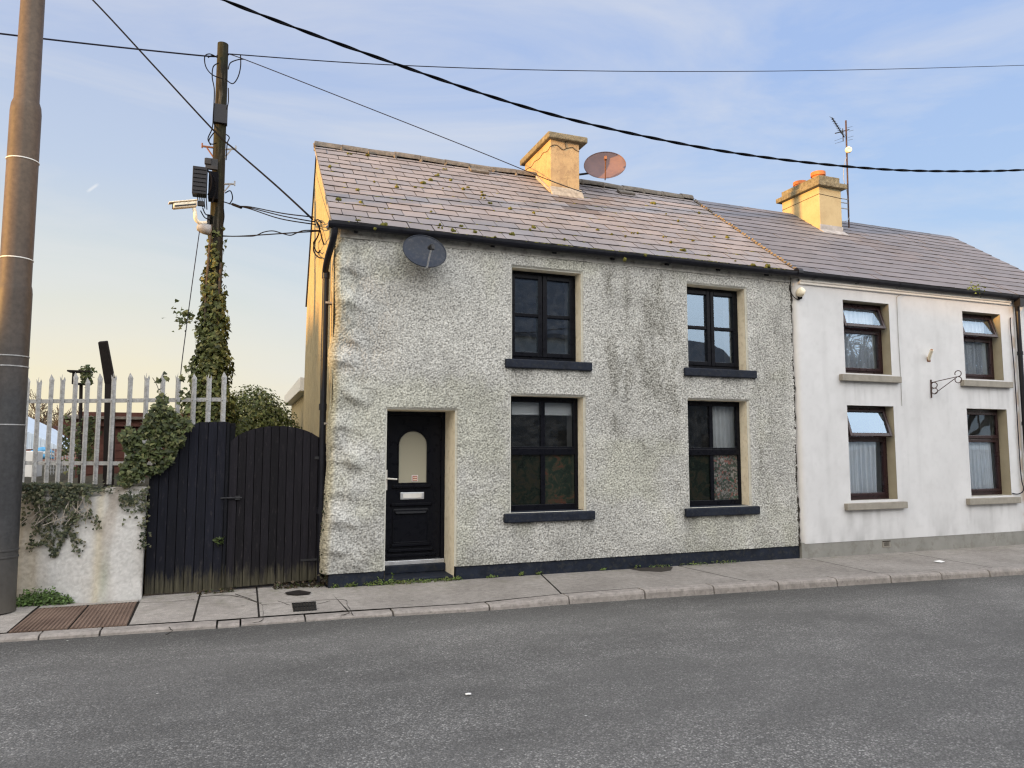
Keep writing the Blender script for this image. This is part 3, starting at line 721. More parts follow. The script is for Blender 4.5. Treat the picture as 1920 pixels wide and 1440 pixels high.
W1, W2, W3, W4 = [window_grey(w, i < 2) for i, w in enumerate(WIN)]
# door -----------------------------------------------------------------------
def door():
    x0, x1, z0, z1 = DOOR; yd = .50; zt = .175
    m = MB(); m.box((x0, yd-.02, zt), (x0+.055, yd+.07, z1)); m.box((x1-.055, yd-.02, zt), (x1, yd+.07, z1)); m.box((x0+.055, yd-.02, z1-.055), (x1-.055, yd+.07, z1))
    d = m.build('door', 'frame_black', gh, bevel=.006)
    a, b, c, e = x0+.058, x1-.058, zt+.035, z1-.058; W = b-a
    # leaf with an arched opening
    cx = x0+.455; hw = .203; zs = 1.224; za = 1.93
    arch = [(cx-hw, zs), (cx+hw, zs)]+[(cx+hw*math.cos(t), za-hw+hw*math.sin(t)) for t in np.linspace(0, math.pi, 17)]
    lf = MB(); n = len(arch); st = 0
    lf.box((a, yd+.004, c), (b, yd+.05, zs)); lf.box((a, yd+.004, zs), (cx-hw, yd+.05, e)); lf.box((cx+hw, yd+.004, zs), (b, yd+.05, e))
    top = arch[2:]
    for p, q in zip(top[:-1], top[1:]): lf.prism([(p[0], yd+.004, p[1]), (q[0], yd+.004, q[1]), (q[0], yd+.004, e), (p[0], yd+.004, e)], (0, .046, 0))
    leaf = lf.build('leaf', 'frame_black', d)
    g_ = MB(); g_.quadv([(p[0], yd+.02, p[1]) for p in arch], [tuple(range(n))]); g_.build('glazing', 'frosted', leaf)
    tr = MB(); tr.tube([(p[0], yd+.004, p[1]) for p in arch[1:]]+[(arch[0][0], yd+.004, arch[0][1])], .014, 6); 
    # raised mouldings
    def mould(z, xa, xb, up=1):
        tr.prism([(xa, yd+.004, z), (xa+.02, yd-.028, z+.012*up), (xb-.02, yd-.028, z+.012*up), (xb, yd+.004, z)], (0, 0, .035*up))
    mould(zs-.075, a+.11, b-.12); mould(zs-.315, a+.09, b-.12)
    tr.prism([(a+.13, yd+.002, zs-.34), (b-.16, yd+.002, zs-.34), (b-.21, yd-.022, zs-.41), (a+.18, yd-.022, zs-.41)], (0, .01, -.01))
    mould(.375, a+.10, b-.13); mould(.305, a+.06, b-.09); mould(.24, a+.03, b-.05)
    framebox(tr, a+.13, b-.16, .42, zs-.36, .022, yd-.012, yd+.01)
    tr.build('moulding', 'frame_black', leaf, bevel=.004)
    lb = MB(); lb.box((cx-.168, yd-.012, zs-.222), (cx+.158, yd+.006, zs-.128)); lbo = lb.build('letterbox', 'alu', d, bevel=.006)
    lb = MB(); lb.box((cx-.135, yd-.018, zs-.205), (cx+.125, yd-.010, zs-.145)); lb.build('letterbox_flap', 'white_plastic', lbo, bevel=.004)
    h = MB(); h.box((a+.012, yd-.012, 1.13), (a+.05, yd+.008, 1.40)); h.tube([(a+.031, yd-.01, 1.285), (a+.031, yd-.06, 1.285), (a+.045, yd-.066, 1.286), (a+.17, yd-.064, 1.276)], .012, 8); h.build('handle', 'white_plastic', d, bevel=.003)
    th = MB(); th.box((x0+.01, yd-.06, zt-.025), (x1-.01, yd+.07, zt+.028)); th.build('threshold', 'alu', d, bevel=.004)
    sk = MB(); sk.box((cx+.0-.01, yd+.012, zs+.015), (cx+.075, yd+.0185, zs+.10)); so = sk.build('sticker', 'paper', d)
    sk = MB(); sk.box((cx+.0, yd+.009, zs+.022), (cx+.066, yd+.0115, zs+.092)); sk.build('sticker_panel', 'sticker_red', so)
    sk = MB()
    for r_ in range(2):
        for k in range(4): sk.box((cx+.010+k*.013, yd+.0075, zs+.030+r_*.03), (cx+.019+k*.013, yd+.0088, zs+.050+r_*.03))
    sk.build('sticker_print', 'cream_paint', so)
    r_ = MB(); hollow(r_, x0, x1, -.03, z1, .003, yd+.03); r_.build('reveal', 'cream_paint', d)
    q = MB(); q.box((x0+.003, .03, -.06), (x1-.003, yd-.05, .045)); q.box((x0+.003, yd-.10, .045), (x1-.003, yd+.05, zt-.026)); q.build('doorstep', 'plinth_navy', d, bevel=.012)
door()
# rear extension ------------------------------------------------------------------
m = MB(); m.box((.17, 5.41, -.1), (4.5, 10.5, 2.83)); m.build('extension', 'gable_dash', gh)
m = MB(); m.box((.0, 5.41, 2.80), (4.7, 10.75, 3.07)); m.build('extension_eave', 'white_plastic', gh, bevel=.01)
# wires clipped to the gable
m = MB()
for q in ([(590, 411), (599, 425), (597, 440), (590, 455), (588, 470), (594, 480), (602, 484)], [(594, 418), (600, 432), (603, 445), (607, 458)], [(588, 415), (596, 412), (604, 418)], [(593, 448), (588, 455), (590, 466), (596, 474), (600, 470)]):
    m.tube(catmull([(-.035, p.y, p.z) for p in [CAM+ray(*t)*((-.035-CAM.x)/ray(*t).x) for t in q]], 5), .011, 5)
m.build('cable_clips', 'cable_black', gh)
m = MB(); m.tube([(-.03, .55, 4.63), (-.05, .40, 4.60), (-.05, .16, 4.53)], .022, 8); m.build('cable_clamp', 'dark_metal', gh)

# ================================================================== WHITE HOUSE
YW = -.062; WS = (9.09+YW)/9.09
wx = lambda x: (x+1.0251)*WS-1.0251
wz = lambda z: (z-1.7)*WS+1.7
VW = [(8.325, 9.348, 2.935, 4.16), (11.122, 12.11, 2.93, 4.165), (8.322, 9.348, .822, 2.40), (11.10, 12.13, .832, 2.395)]
VW = [(wx(a), wx(b), wz(c), wz(d)) for a, b, c, d in VW]
WX0, WX1 = 7.215, wx(12.47)
wh = thing('white_house', 'white rendered terraced house with maroon windows, net curtains and smooth slate roof', 'house', (9.8, 0, 0))
def plaster_map(y0, xl, amp=.012):
    def f(X, Z, ed):
        n = fbm(X*1.4, Z*1.4, 101, 4)-.5
        rl = np.maximum(0, .09-(X-xl))/.09
        edge = sstep(0, .05, ed)
        wob = .014*(vn(Z*3, Z*0, 17)-.5)*(X < xl+.3)
        return np.stack([X+wob*np.clip(1-(X-xl)/.3, 0, 1), y0-amp*n*edge+.075*rl**2.2, Z], -1), n
    return f
def plaster_col(xl, x1, base=(.60, .60, .608)):
    def f(X, Z, ed, H):
        c = np.ones(X.shape+(3,))*np.array(base)
        c *= (.93+.13*fbm(X*2.2, Z*2.2, 131, 5))[..., None]
        s = sstep(.5, .8, fbm(X*6, Z*.7, 133, 5)); c *= (1-.07*s)[..., None]
        sp = sstep(.70, .78, vn(X*16, Z*16, 137)); c *= (1-.035*sp)[..., None]
        rl = np.exp(-((X-xl)/.09)**2); c = c*(1-rl[..., None]*np.array([.0, .05, .12]))
        dk = np.exp(-np.maximum(0, X-xl)/.012)*sstep(.3, .7, fbm(Z*3, Z*0+2, 17, 4)); c *= (1-.75*dk)[..., None]
        low = np.exp(-np.maximum(0, Z-.2)/.25)*sstep(.4, .75, fbm(X*5, Z*2, 139, 4)); c *= (1-.25*low)[..., None]
        rs = sstep(x1-.16, x1-.02, X)*sstep(.35, .6, fbm(X*9, Z*5, 145, 4)); c = c*(1-rs[..., None]*np.array([.25, .38, .5]))
        for a, b, z0, z1 in VW:
            s = ((X > a-.1) & (X < b+.12))*np.exp(-np.maximum(0, (z0-.12)-Z)/.28)*(Z < z0-.1)*sstep(.45, .75, fbm(X*12, Z*1.2, 141, 3)); c *= (1-.24*s)[..., None]
        return np.clip(c, .03, .85)
    return f
wall_sheet('wall', WX0, WX1, .19, 4.44, .03, VW, plaster_map(YW, WX0), plaster_col(WX0, WX1), 'render_paint', wh)
m = MB(); m.box((WX0+.01, YW+.004, -.09), (WX1-.002, .1, wz(.2))); m.build('plinth', 'plinth_grey', wh, bevel=.006)
m = MB(); m.box((WX0+.1, 5.3, 0), (WX1, 5.4, 4.45)); m.build('rear_wall', 'gable_dash', wh)
m = MB(); m.box((WX0+.005, -.03, 4.3), (WX1, .2, 4.505)); m.quadv([(WX0+.01, YW+.07, 0), (WX0+.01, .1, 0), (WX0+.01, .1, 4.45), (WX0+.01, YW+.07, 4.45)], [(0, 1, 2, 3)]); m.build('wall_head', 'fascia', wh)
m = MB(); m.box((WX0+.12, YW-.035, 4.335), (WX1-.1, -.03, 4.43)); m.box((WX0+.12, YW-.055, 4.375), (WX1-.1, -.03, 4.445)); m.build('eaves_moulding', 'white_plastic', wh, bevel=.008)
gutter('gutter', WX0+.02, WX1-.03, wh, z=4.495)
m = MB(); m.tube([(WX0-.0, -.155, 4.5), (WX0+.09, -.155, 4.5)], .072, 12); m.build('gutter_joint', 'gutter_black', wh)
m = MB(); xp = wx(12.52); m.tube(catmull([(xp-.02, -.16, 4.43), (xp-.03, -.13, 4.33), (xp, YW-.05, 4.22), (xp, YW-.05, 4.1), (xp, YW-.05, 2), (xp, YW-.05, -.03)], 5), .04, 12); m.box((xp-.07, -.22, 4.30), (xp+.05, -.10, 4.45))
for z in (3.4, 2.1, .8): m.tube([(xp, YW-.05, z), (xp, YW-.05, z+.07)], .05, 12)
m.build('downpipe', 'gutter_black', wh, smooth='auto')
SB2 = [(.150, .145, .160), (.157, .150, .165), (.145, .141, .156)]
slate_roof('roof', RW+.02, WX1+.04, wh, .6, .236, SB2, .004, 15, .011, streaks=((10.55, .5, (1.7, 2.7), .35, (.14, .105, .085)), (11.2, .5, (1.1, 2.0), .25, (.14, .105, .085)), (10.1, .5, (2.0, 2.7), .3, (.2, .18, .17))))
m = MB(); m.quadv([(RW, 2.7, 6.64), (WX1, 2.7, 6.64), (WX1, 5.5, 4.45), (RW, 5.5, 4.45)], [(0, 1, 2, 3)]); m.build('rear_roof', 'opp_roof', wh)
ridge('ridge_tiles', RW+.03, WX1+.02, wh, .45, 9, 6.60, .075, 'opp_roof')
def window_white(win, opened, idx):
    x0, x1, z0, z1 = win; yf = YW+.17
    m = MB(); framebox(m, x0, x1, z0, z1, .06, yf, yf+.07, .075)
    zt = z1-(z1-z0)*(.335 if z1-z0 > 1.4 else .36)
    m.box((x0+.06, yf, zt-.035), (x1-.06, yf+.07, zt+.035))
    w = m.build('window', 'frame_maroon', wh, bevel=.007)
    s = MB(); framebox(s, x0+.05, x1-.05, z0+.06, zt-.025, .055, yf-.018, yf+.05); s.build('sash', 'frame_maroon', w, bevel=.008)
    q = MB(); q.quadv([(x0+.1, yf+.02, z0+.11), (x1-.1, yf+.02, z0+.11), (x1-.1, yf+.02, zt-.075), (x0+.1, yf+.02, zt-.075)], [(0, 1, 2, 3)]); q.build('pane', 'glass_upper' if idx < 2 else 'glass', w)
    # top-hung vent
    ang = R(17) if opened else 0; hz = z1-.048; ca, sa = math.cos(ang), math.sin(ang); H = hz-(zt-.012)
    def v(x, d, h): return (x, yf-.016-d*ca-h*sa, hz-h*ca+d*sa)
    def vb(mb, xa, xb, h0, h1, d0=-.03, d1=.02):
        mb.quadv([v(xa, d1, h1), v(xb, d1, h1), v(xb, d0, h1), v(xa, d0, h1), v(xa, d1, h0), v(xb, d1, h0), v(xb, d0, h0), v(xa, d0, h0)], MB.BOXF)
    vs = MB(); a, b = x0+.05, x1-.05
    vb(vs, a, a+.055, 0, H); vb(vs, b-.055, b, 0, H); vb(vs, a+.055, b-.055, 0, .055); vb(vs, a+.055, b-.055, H-.06, H)
    vt = vs.build('vent', 'frame_maroon', w, bevel=.007)
    if opened: vt['label'] = 'top-hung vent propped open'
    q = MB(); q.quadv([v(a+.05, -.008, H-.055), v(b-.05, -.008, H-.055), v(b-.05, -.008, .05), v(a+.05, -.008, .05)], [(0, 1, 2, 3)]); q.build('vent_pane', ('glass_upper' if idx == 2 else 'glass_vent') if opened else 'glass', w)
    if opened:
        st = MB(); st.tube([(x1-.12, yf, zt+.04), v(x1-.2, -.02, H-.04)], .006, 5); st.build('stay', 'dark_metal', w); st = MB(); st.tube([(x1-.09, yf+.03, z0+.5), (x1-.09, yf+.03, z0+.62)], .009, 6); st.build('handle', 'dark_metal', w)
    r_ = MB(); hollow(r_, x0, x1, z0-.02, z1, YW+.003, yf+.03); r_.build('reveal', 'tan_paint', w)
    s = MB(); s.box((x0-.145, YW-.075, z0-.14), (x1+.14, YW+.01, z0-.03)); s.box((x0-.004, YW+.01, z0-.14), (x1+.004, yf+.05, z0+.004)); s.build('sill', 'sill_grey', w, bevel=.008)
    room(w, x0+.02, x1-.02, z0+.02, z1-.02, yf+.075, mat='room_light')
    return w
for i, w in enumerate(VW): window_white(w, i < 3, i)
def curtain(win, label, seed, za=None, cover=1.0, folds=9):
    x0, x1, z0, z1 = win; rnd = np.random.default_rng(seed); n = 130; rows = 16; top = za or z1-.05; m = MB()
    xa, xb = x0+.06, x0+.06+(x1-x0-.12)*cover; ph = rnd.uniform(0, 6, 4)
    for j in range(rows+1):
        t = j/rows; z = top+(z0+.06-top)*t
        for i in range(n+1):
            u = i/n; amp = .016+.02*t
            y = YW+.262+amp*.8*math.sin(u*folds*2*math.pi+ph[0]+.6*math.sin(u*5+ph[1])+.3*t)+.010*math.sin(u*folds*4.3*math.pi+ph[2])
            m.v.append((xa+(xb-xa)*u+.012*math.sin(u*21+ph[3])*t, y, z+.006*math.sin(u*folds*6.28)*(j == rows)))
    for j in range(rows):
        for i in range(n): q = j*(n+1)+i; m.f.append((q, q+1, q+n+2, q+n+1)); m.c.append((1, 1, 1))
    k = n+1
    hem = MB()
    o = m.build('net_curtain', 'net', None, smooth=True)
    tag(o, label, 'curtain', 'net curtains in the white house windows')
curtain(VW[0], 'white net curtain in the white house upper window beside the grey house', 1, folds=8)
curtain(VW[1], 'white net curtain in the white house upper window beside the downpipe', 2, folds=8)
curtain(VW[2], 'white net curtain in the white house ground floor window beside the grey house', 3, za=VW[2][3]-.60, cover=.9, folds=7)
curtain(VW[3], 'white net curtain in the white house ground floor window beside the downpipe', 4, za=VW[3][3]-.60, cover=.93, folds=8)
m = MB(); m.box((VW[3][0]+.1, YW+.9, VW[3][3]-.38), (VW[3][1]-.15, YW+.95, VW[3][3]-.29)); tag(m.build('curtain_rail', 'cream_paint'), 'pale wooden rail behind the closed top pane of the ground floor window by the downpipe', 'rail')
# chimney 2
def chimney2():
    c = MB(); c.box((9.79, 1.92, 5.7), (10.37, 2.98, 7.0)); ch = c.build('chimney', 'chimney_white', wh, bevel=.01)
    d = MB(); d.box((9.70, 1.83, 6.985), (10.46, 3.07, 7.085)); d.box((9.79, 1.90, 7.08), (10.33, 2.99, 7.225)); d.build('chimney_cap', 'concrete_cap', ch, bevel=.012)
    for yy, r_, h in ((2.20, .135, .21), (2.72, .13, .19)):
        p = MB(); p.lathe([(r_*.85, 7.2), (r_*.9, 7.2+h*.6), (r_*1.08, 7.2+h*.62), (r_*1.08, 7.2+h), (r_*.8, 7.2+h), (r_*.78, 7.22)], (10.06, yy, 0), 20); p.build('chimney_pot', 'pot_clay', ch, smooth='auto')
    f = MB(); s0 = (1.92+.12)/math.cos(AN)
    f.prism([roofp(9.76, s0-.14, .018), roofp(10.42, s0-.14, .018), roofp(10.42, s0+.03, .03), roofp(9.76, s0+.03, .03)], (0, .01, -.03)); f.box((9.78, 1.908, 6.02), (10.38, 1.925, 6.20)); f.build('flashing', 'lead', ch, bevel=.004)
    k = MB(); k.tube([(9.786, 2.98, 6.82), (9.786, 1.916, 6.83), (10.374, 1.916, 6.80)], .005, 5); k.build('chimney_wire', 'cable_grey', ch)
chimney2()
# vent grille, corner of plinth
m = MB(); cx, cz = wx(9.05), .11; m.box((cx-.085, YW-.004, cz-.05), (cx+.085, YW+.02, cz+.055))
av = m.build('air_vent', 'sill_grey', wh); m = MB()
for k in range(5): m.box((cx-.062+k*.026, YW-.007, cz-.03), (cx-.050+k*.026, YW, cz+.03))
m.box((cx-.085, YW-.009, cz+.04), (cx+.085, YW-.002, cz+.055)); m.build('slot', 'patch_dark', av)
m = MB(); a = [wx(q) for q in (9.52, 9.53, 9.50, 9.53)]
m.tube([(wx(9.72), -.10, 4.40), (wx(9.53), YW-.012, 4.28), (wx(9.525), YW-.012, 3.6), (wx(9.535), YW-.012, 2.9), (wx(9.53), YW-.012, 2.40)], .0042, 5)
m.build('cable_run', 'plinth_grey', wh); m = MB()
m.tube(catmull([(wx(12.36), YW-.02, 4.1), (wx(12.33), YW-.03, 3.9), (wx(12.36), YW-.03, 3), (wx(12.36), YW-.03, 1.3), (wx(12.38), YW-.05, .95), (wx(12.28), YW-.03, .86), (wx(12.14), YW-.01, .87)], 6), .009, 5)
m.build('cable_run', 'cable_grey', wh)
m = MB()
for k in range(26):
    z = .25+k*.16; m.blob((WX0-.012+random.uniform(-.012, .012), -.025, z), (.014+.012*random.random(), .02, .09), k, 6, 4, .4)
m.build('joint_crack', 'patch_dark', wh)

# ================================================================== THIRD HOUSE
th = thing('third_house', 'pale house at the far right edge past the black downpipe', 'house', (13.5, 0, 0))
X3 = WX1+.003; TW = [(13.1, 13.9, 2.95, 4.1), (13.1, 13.9, .85, 2.3)]
wall_sheet('wall', X3, 14.45, .19, 4.44, .05, TW, plaster_map(-.03, X3, .01), plaster_col(X3, 20, (.66, .66, .66)), 'render_paint', th)
m = MB(); m.box((X3, -.028, -.1), (14.45, .1, .195)); m.build('plinth', 'plinth_grey', th, bevel=.006)
m = MB(); m.quadv([(14.45, -.03, -.1), (14.45, 5.4, -.1), (14.45, 5.4, 4.45), (14.45, 2.7, 6.6), (14.45, -.03, 4.45)], [(0, 1, 2, 3, 4)]); m.box((X3, 5.3, 0), (14.44, 5.4, 4.45)); m.build('gable_wall', 'gable_dash', th)
m = MB(); m.box((X3, -.05, 4.36), (14.44, .2, 4.5)); m.build('fascia', 'white_plastic', th)
gutter('gutter', X3-.02, 14.5, th, z=4.495)
slate_roof('roof', WX1+.06, 14.5, th, .6, .236, SB2, .004, 18, .011)
m = MB(); m.quadv([(X3, 2.7, 6.64), (14.5, 2.7, 6.64), (14.5, 5.5, 4.45), (X3, 5.5, 4.45)], [(0, 1, 2, 3)]); m.build('rear_roof', 'opp_roof', th)
ridge('ridge_tiles', WX1+.03, 14.5, th, .45, 19, 6.60, .075, 'opp_roof')
for w in TW:
    m = MB(); framebox(m, w[0], w[1], w[2], w[3], .06, .1, .16); wo = m.build('window', 'frame_maroon', th, bevel=.006)
    q = MB(); q.quadv([(w[0], .13, w[2]), (w[1], .13, w[2]), (w[1], .13, w[3]), (w[0], .13, w[3])], [(0, 1, 2, 3)]); q.build('pane', 'glass', wo)
    r_ = MB(); hollow(r_, *w, -.027, .14); r_.build('reveal', 'tan_paint', wo); room(wo, w[0]+.02, w[1]-.02, w[2]+.02, w[3]-.02, .165)
    s = MB(); s.box((w[0]-.1, -.1, w[2]-.12), (w[1]+.1, .1, w[2]-.01)); s.build('sill', 'sill_grey', wo, bevel=.006)

# ================================================================== THINGS ON THE HOUSES
def dish(name, c, nrm, a, b, mat, label, arm=.36, wall=None):
    c = Vector(c); n = Vector(nrm).normalized(); x = Vector((0, 0, 1)).cross(n).normalized()*-1; x = n.cross(Vector((0, 0, 1))).normalized()*-1; up = n.cross(x).normalized()
    if up.z < 0: up = -up
    t = thing(name, label, 'satellite dish', c)
    m = MB(); rings, seg = 8, 40; dep = .16*a
    for side in (0, 1):
        st = len(m.v)
        for i in range(rings+1):
            q = i/rings
            for k in range(seg):
                an = 2*math.pi*k/seg
                m.v.append(tuple(c+x*(a*q*math.cos(an))+up*(b*q*math.sin(an))+n*(dep*(q*q)-(.012 if side else 0)-(.006 if i == rings and not side else 0))))
        for i in range(rings):
            for k in range(seg):
                f = (st+i*seg+k, st+(i+1)*seg+k, st+(i+1)*seg+(k+1) % seg, st+i*seg+(k+1) % seg); m.f.append(f); m.c.append((1, 1, 1))
    e0 = rings*seg; e1 = (rings+1)*seg+rings*seg
    for k in range(seg): m.f.append((e0+k, e0+(k+1) % seg, e1+(k+1) % seg, e1+k)); m.c.append((1, 1, 1))
    m.tube([c+x*(a*math.cos(2*math.pi*k/seg))+up*(b*math.sin(2*math.pi*k/seg))+n*(dep-.005) for k in range(seg+1)], .008, 6)
    m.build('reflector', mat, t, smooth='auto')
    base = c-up*b*.95+n*dep*.8; lnb = c-up*b*.42+n*(arm)
    l = MB(); l.tube([c-up*b*.9-n*.03, base-up*.03+n*.03, base+(lnb-base)*.5-up*.03, lnb-up*.03], .011, 8); l.build('feed_arm', 'alu' if mat == 'dish_grey' else 'rust', t)
    l = MB(); ax = (c-lnb).normalized(); l.lathe([(.02, -.04), (.026, -.03), (.028, .03), (.018, .05), (.026, .06), (.026, .085)], lnb, 14, ax); l.obox(lnb-up*.03-ax*.03, x*.02, up*.03, ax*.035); l.build('feed_horn', 'dark_metal' if mat == 'dish_grey' else 'rust', t)
    br = MB(); w = Vector(wall) if wall else c+Vector((0, .25, 0)); br.tube([c-n*.012, c-n*.10, Vector((c.x, c.y+.10, c.z-.05)) if not wall else c-n*.12, w], .019, 8); br.obox(c-n*.03, x*.05, up*.06, n*.02); br.build('bracket', 'dark_metal', t)
    return t
dish('satellite_dish', at(795, 474, -.26), (.05, -.93, .33), .285, .240, 'dish_grey', 'dark grey satellite dish on the pebbledash wall under the gutter', .30, (1.13, -.02, 4.2))
dish('satellite_dish', at(1134, 313, 2.15), (-.42, -.86, .30), .375, .295, 'dish_old', 'weathered satellite dish beside the orange chimney above the ridge', .40, (4.43, 2.65, 6.72))
# aerial
ae = thing('television_aerial', 'rusty television aerial mast beside the chimney of the white house', 'aerial', tuple(at(1590, 440, 2.3)))
m = MB(); A0 = at(1591.5, 425, 2.3); A1 = at(1586, 226, 2.3); A0.z -= .25; m.tube([A0, A1], .017, 8); m.build('mast', 'rust_dark', ae)
m = MB(); B0 = at(1583, 257, 2.3); B1 = at(1560, 221, 1.95); m.tube([B0, B1], .012, 6); ev = (at(1570, 225, 2.2)-at(1553, 222, 2.0)); ev = Vector((.13, .05, .012))
for k in range(8): p = B1+(B0-B1)*(k/8.5); L = .8+.55*k/8; m.tube([p-ev*L, p+ev*L], .0045, 4)
for k, (px, py) in enumerate(((1581, 262), (1581, 266))): pass
m.tube([at(1566, 250, 2.2), at(1592, 243, 2.4)], .012, 5); m.tube([at(1580, 241, 2.3), at(1581, 265, 2.3)], .01, 5)
for (a, b) in (((1565, 264), (1579, 259)), ((1566, 269), (1580, 265)), ((1590, 258), (1600, 255)), ((1590, 263), (1599, 261)), ((1588, 240), (1598, 237)), ((1592, 246), (1600, 244))): m.tube([at(*a, 2.25), at(*b, 2.35)], .0045, 4)
m.build('yagi', 'dark_metal', ae)
m = MB(); p = at(1591, 281, 2.22); m.lathe([(.06, -.03), (.068, -.02), (.068, .02), (.06, .03), (.035, .032), (.03, .02)], p, 20, (-.45, -.9, .1)); m.build('drum', 'cream_paint', ae, smooth='auto')
m = MB()
for py in (374, 381.5, 392): q = at(1590, py, 2.3); m.tube([q+Vector((.02, 0, 0)), (10.37, 2.3, q.z)], .012, 6)
m.tube(catmull([at(1589, 290, 2.3), at(1583, 310, 2.3), at(1582, 335, 2.3), at(1588, 360, 2.32), at(1592, 400, 2.3), at(1590, 412, 2.25), at(1578, 416, 2.1)], 6), .006, 5); m.build('stand_off', 'galv', ae)
# floodlight sensor, pole bracket, scroll bracket
t = thing('security_sensor', 'cream security light under the eaves of the white house', 'light', tuple(at(1497, 548, YW)))
m = MB(); p = at(1499, 547, YW-.05); m.lathe([(.0, -.09), (.05, -.08), (.075, -.04), (.08, .0), (.06, .03), (.03, .045)], p, 16, (-.6, .5, .35)); m.build('dome', 'cream_paint', t, smooth='auto')
m = MB(); m.tube(catmull([at(1483, 528, YW-.012), at(1481, 540, YW-.012), at(1487, 555, YW-.012), at(1497, 562, YW-.012), at(1501, 558, YW-.03)], 6), .007, 5); m.obox(at(1500, 557, YW-.02), (.03, 0, 0), (0, .02, 0), (0, 0, .03)); m.build('cable', 'cable_black', t)
t = thing('flag_holder', 'cream tube bracket slanting off the white wall above the scroll bracket', 'holder', tuple(at(1741, 674, YW)))
m = MB(); a = at(1741, 674, YW); b = at(1747, 656, YW-.14); m.tube([a, b], .028, 14); m.build('tube', 'cream_paint', t, smooth='auto')
m = MB(); m.obox(a, (.04, 0, 0), (0, .008, 0), (0, 0, .04)); m.tube([b+(b-a)*.0-(b-a).normalized()*.004, b+(b-a).normalized()*.003], .022, 12); m.build('mouth', 'rust', t)
sb = thing('scroll_bracket', 'rusty wrought iron scroll hanging bracket on the white wall', 'bracket', tuple(at(1746, 730, YW)))
base = at(1745.5, 712, YW-.01); lo = at(1746.5, 746, YW-.01); m = MB(); m.tube([base, lo], .014, 6); m.build('back_plate', 'rust_dark', sb)
dv = Vector((.10, -.42, 0)); tip = base+dv+Vector((0, 0, .02)); m = MB()
m.tube([base+Vector((0, 0, -.05)), tip], .007, 5); m.tube([lo+Vector((.01, -.04, .06)), tip], .007, 5)
def ring(c, r, a0, a1, u):
    u = u.normalized(); return [c+u*(r*math.cos(t))+Vector((0, 0, r*math.sin(t))) for t in np.linspace(a0, a1, 20)]
m.tube(ring(tip+dv.normalized()*.01+Vector((0, 0, .05)), .05, -1.6, 3.6, dv), .008, 5); m.tube(ring(tip+dv.normalized()*.01-Vector((0, 0, .055)), .052, 1.6, -3.6, dv), .008, 5)
m.tube(ring(base+dv.normalized()*.05-Vector((0, 0, .10)), .05, 2.6, -2.4, dv), .008, 5); m.tube(ring(base+dv.normalized()*.05-Vector((0, 0, .20)), .05, 2.4, -2.6, dv), .008, 5)
m.build('scroll', 'rust_dark', sb)
m = MB(); bx0, bx1, bz0, bz1 = WIN[2]; m.box((bx0+.04, .30, bz1-.24), (bx1-.04, .303, bz1-.03)); m.tube([(bx0+.04, .30, bz1-.24), (bx1-.04, .30, bz1-.24)], .012, 6)
tag(m.build('roller_blind', 'blind'), 'pale roller blind drawn a little way down in the grey house window beside the door', 'blind')
# curtain in the fourth window of the grey house
m = MB(); n = 30; x0, x1, z0, z1 = WIN[3]
for j in (0, 1):
    for i in range(n+1): u = i/n; m.v.append((x1-.42+.40*u, .33+.02*math.sin(u*30), z0+.05 if j == 0 else z1-.03))
for i in range(n): m.f.append((i, i+1, n+2+i, n+1+i)); m.c.append((1, 1, 1))
tag(m.build('curtain', 'blind', smooth=True), 'light grey curtain in the grey house ground floor window nearer the white house', 'curtain')
# moss
m = MB(); rnd = random.Random(33); mpx = [(616, 313), (670, 357), (634, 375), (678, 381), (725, 393), (807, 398), (672, 414), (719, 423), (822, 422), (826, 428), (852, 434), (703, 342), (742, 346), (745, 352), (780, 352), (832, 354), (795, 344), (807, 338), (867, 355), (866, 355), (903, 361), (907, 366), (919, 382), (1000, 400), (1003, 428), (996, 432), (1059, 450), (1054, 461), (1122, 432), (1149, 440), (1175, 444), (1188, 438), (1196, 438), (1246, 445), (1257, 455), (1175, 488), (1210, 480), (1280, 470), (1330, 480), (1380, 490), (1410, 498), (1440, 500), (905, 372), (955, 392), (865, 425), (890, 436), (764, 430), (655, 289), (692, 292), (842, 338), (835, 318), (878, 352), (820, 330), (1310, 400), (1225, 382), (1250, 402), (1270, 415), (1340, 445), (1300, 452), (1362, 446), (960, 440), (930, 446), (700, 430)]
def onroof(px, py):
    d = ray(px, py); nr = Vector((0, -SL, 1)); p0 = roofp(0, 0, .014); return CAM+d*((p0-CAM).dot(nr)/d.dot(nr))
for k, q in enumerate(mpx):
    p = onroof(*q); s = rnd.uniform(.015, .038)
    for j in range(rnd.choice([1, 2, 3, 4])): m.blob(p+Vector((rnd.uniform(-.03, .03), rnd.uniform(-.01, .01), .008)), (s*rnd.uniform(.6, 1), s*.7, s*rnd.uniform(.4, .95)), k*7+j, 8, 5, .4)
for k in range(230):
    x = rnd.uniform(.05, 7.15); i = rnd.choice([0, 0, 0, 0, 0, 1, 1, 1, 2, 2, 3, 4, 5, 6, 7, 8, 9, 11]); p = roofp(x, i*.236-.006, .004); s = rnd.uniform(.005, .015); m.blob(p, (s*rnd.uniform(1, 3.5), s, s*.8), 900+k, 6, 4, .4)
for k in range(60):
    x = rnd.choice([rnd.gauss(3.9, .35), rnd.gauss(5.0, .3), rnd.uniform(1, 7)]); m.blob((x, -.13, 4.52), (rnd.uniform(.02, .06), .025, rnd.uniform(.01, .022)), 1200+k, 6, 4, .4)
tag(m.build('moss', 'moss', smooth=True), 'green and yellow moss tufts scattered over the grey house slates', 'moss', kind='stuff')

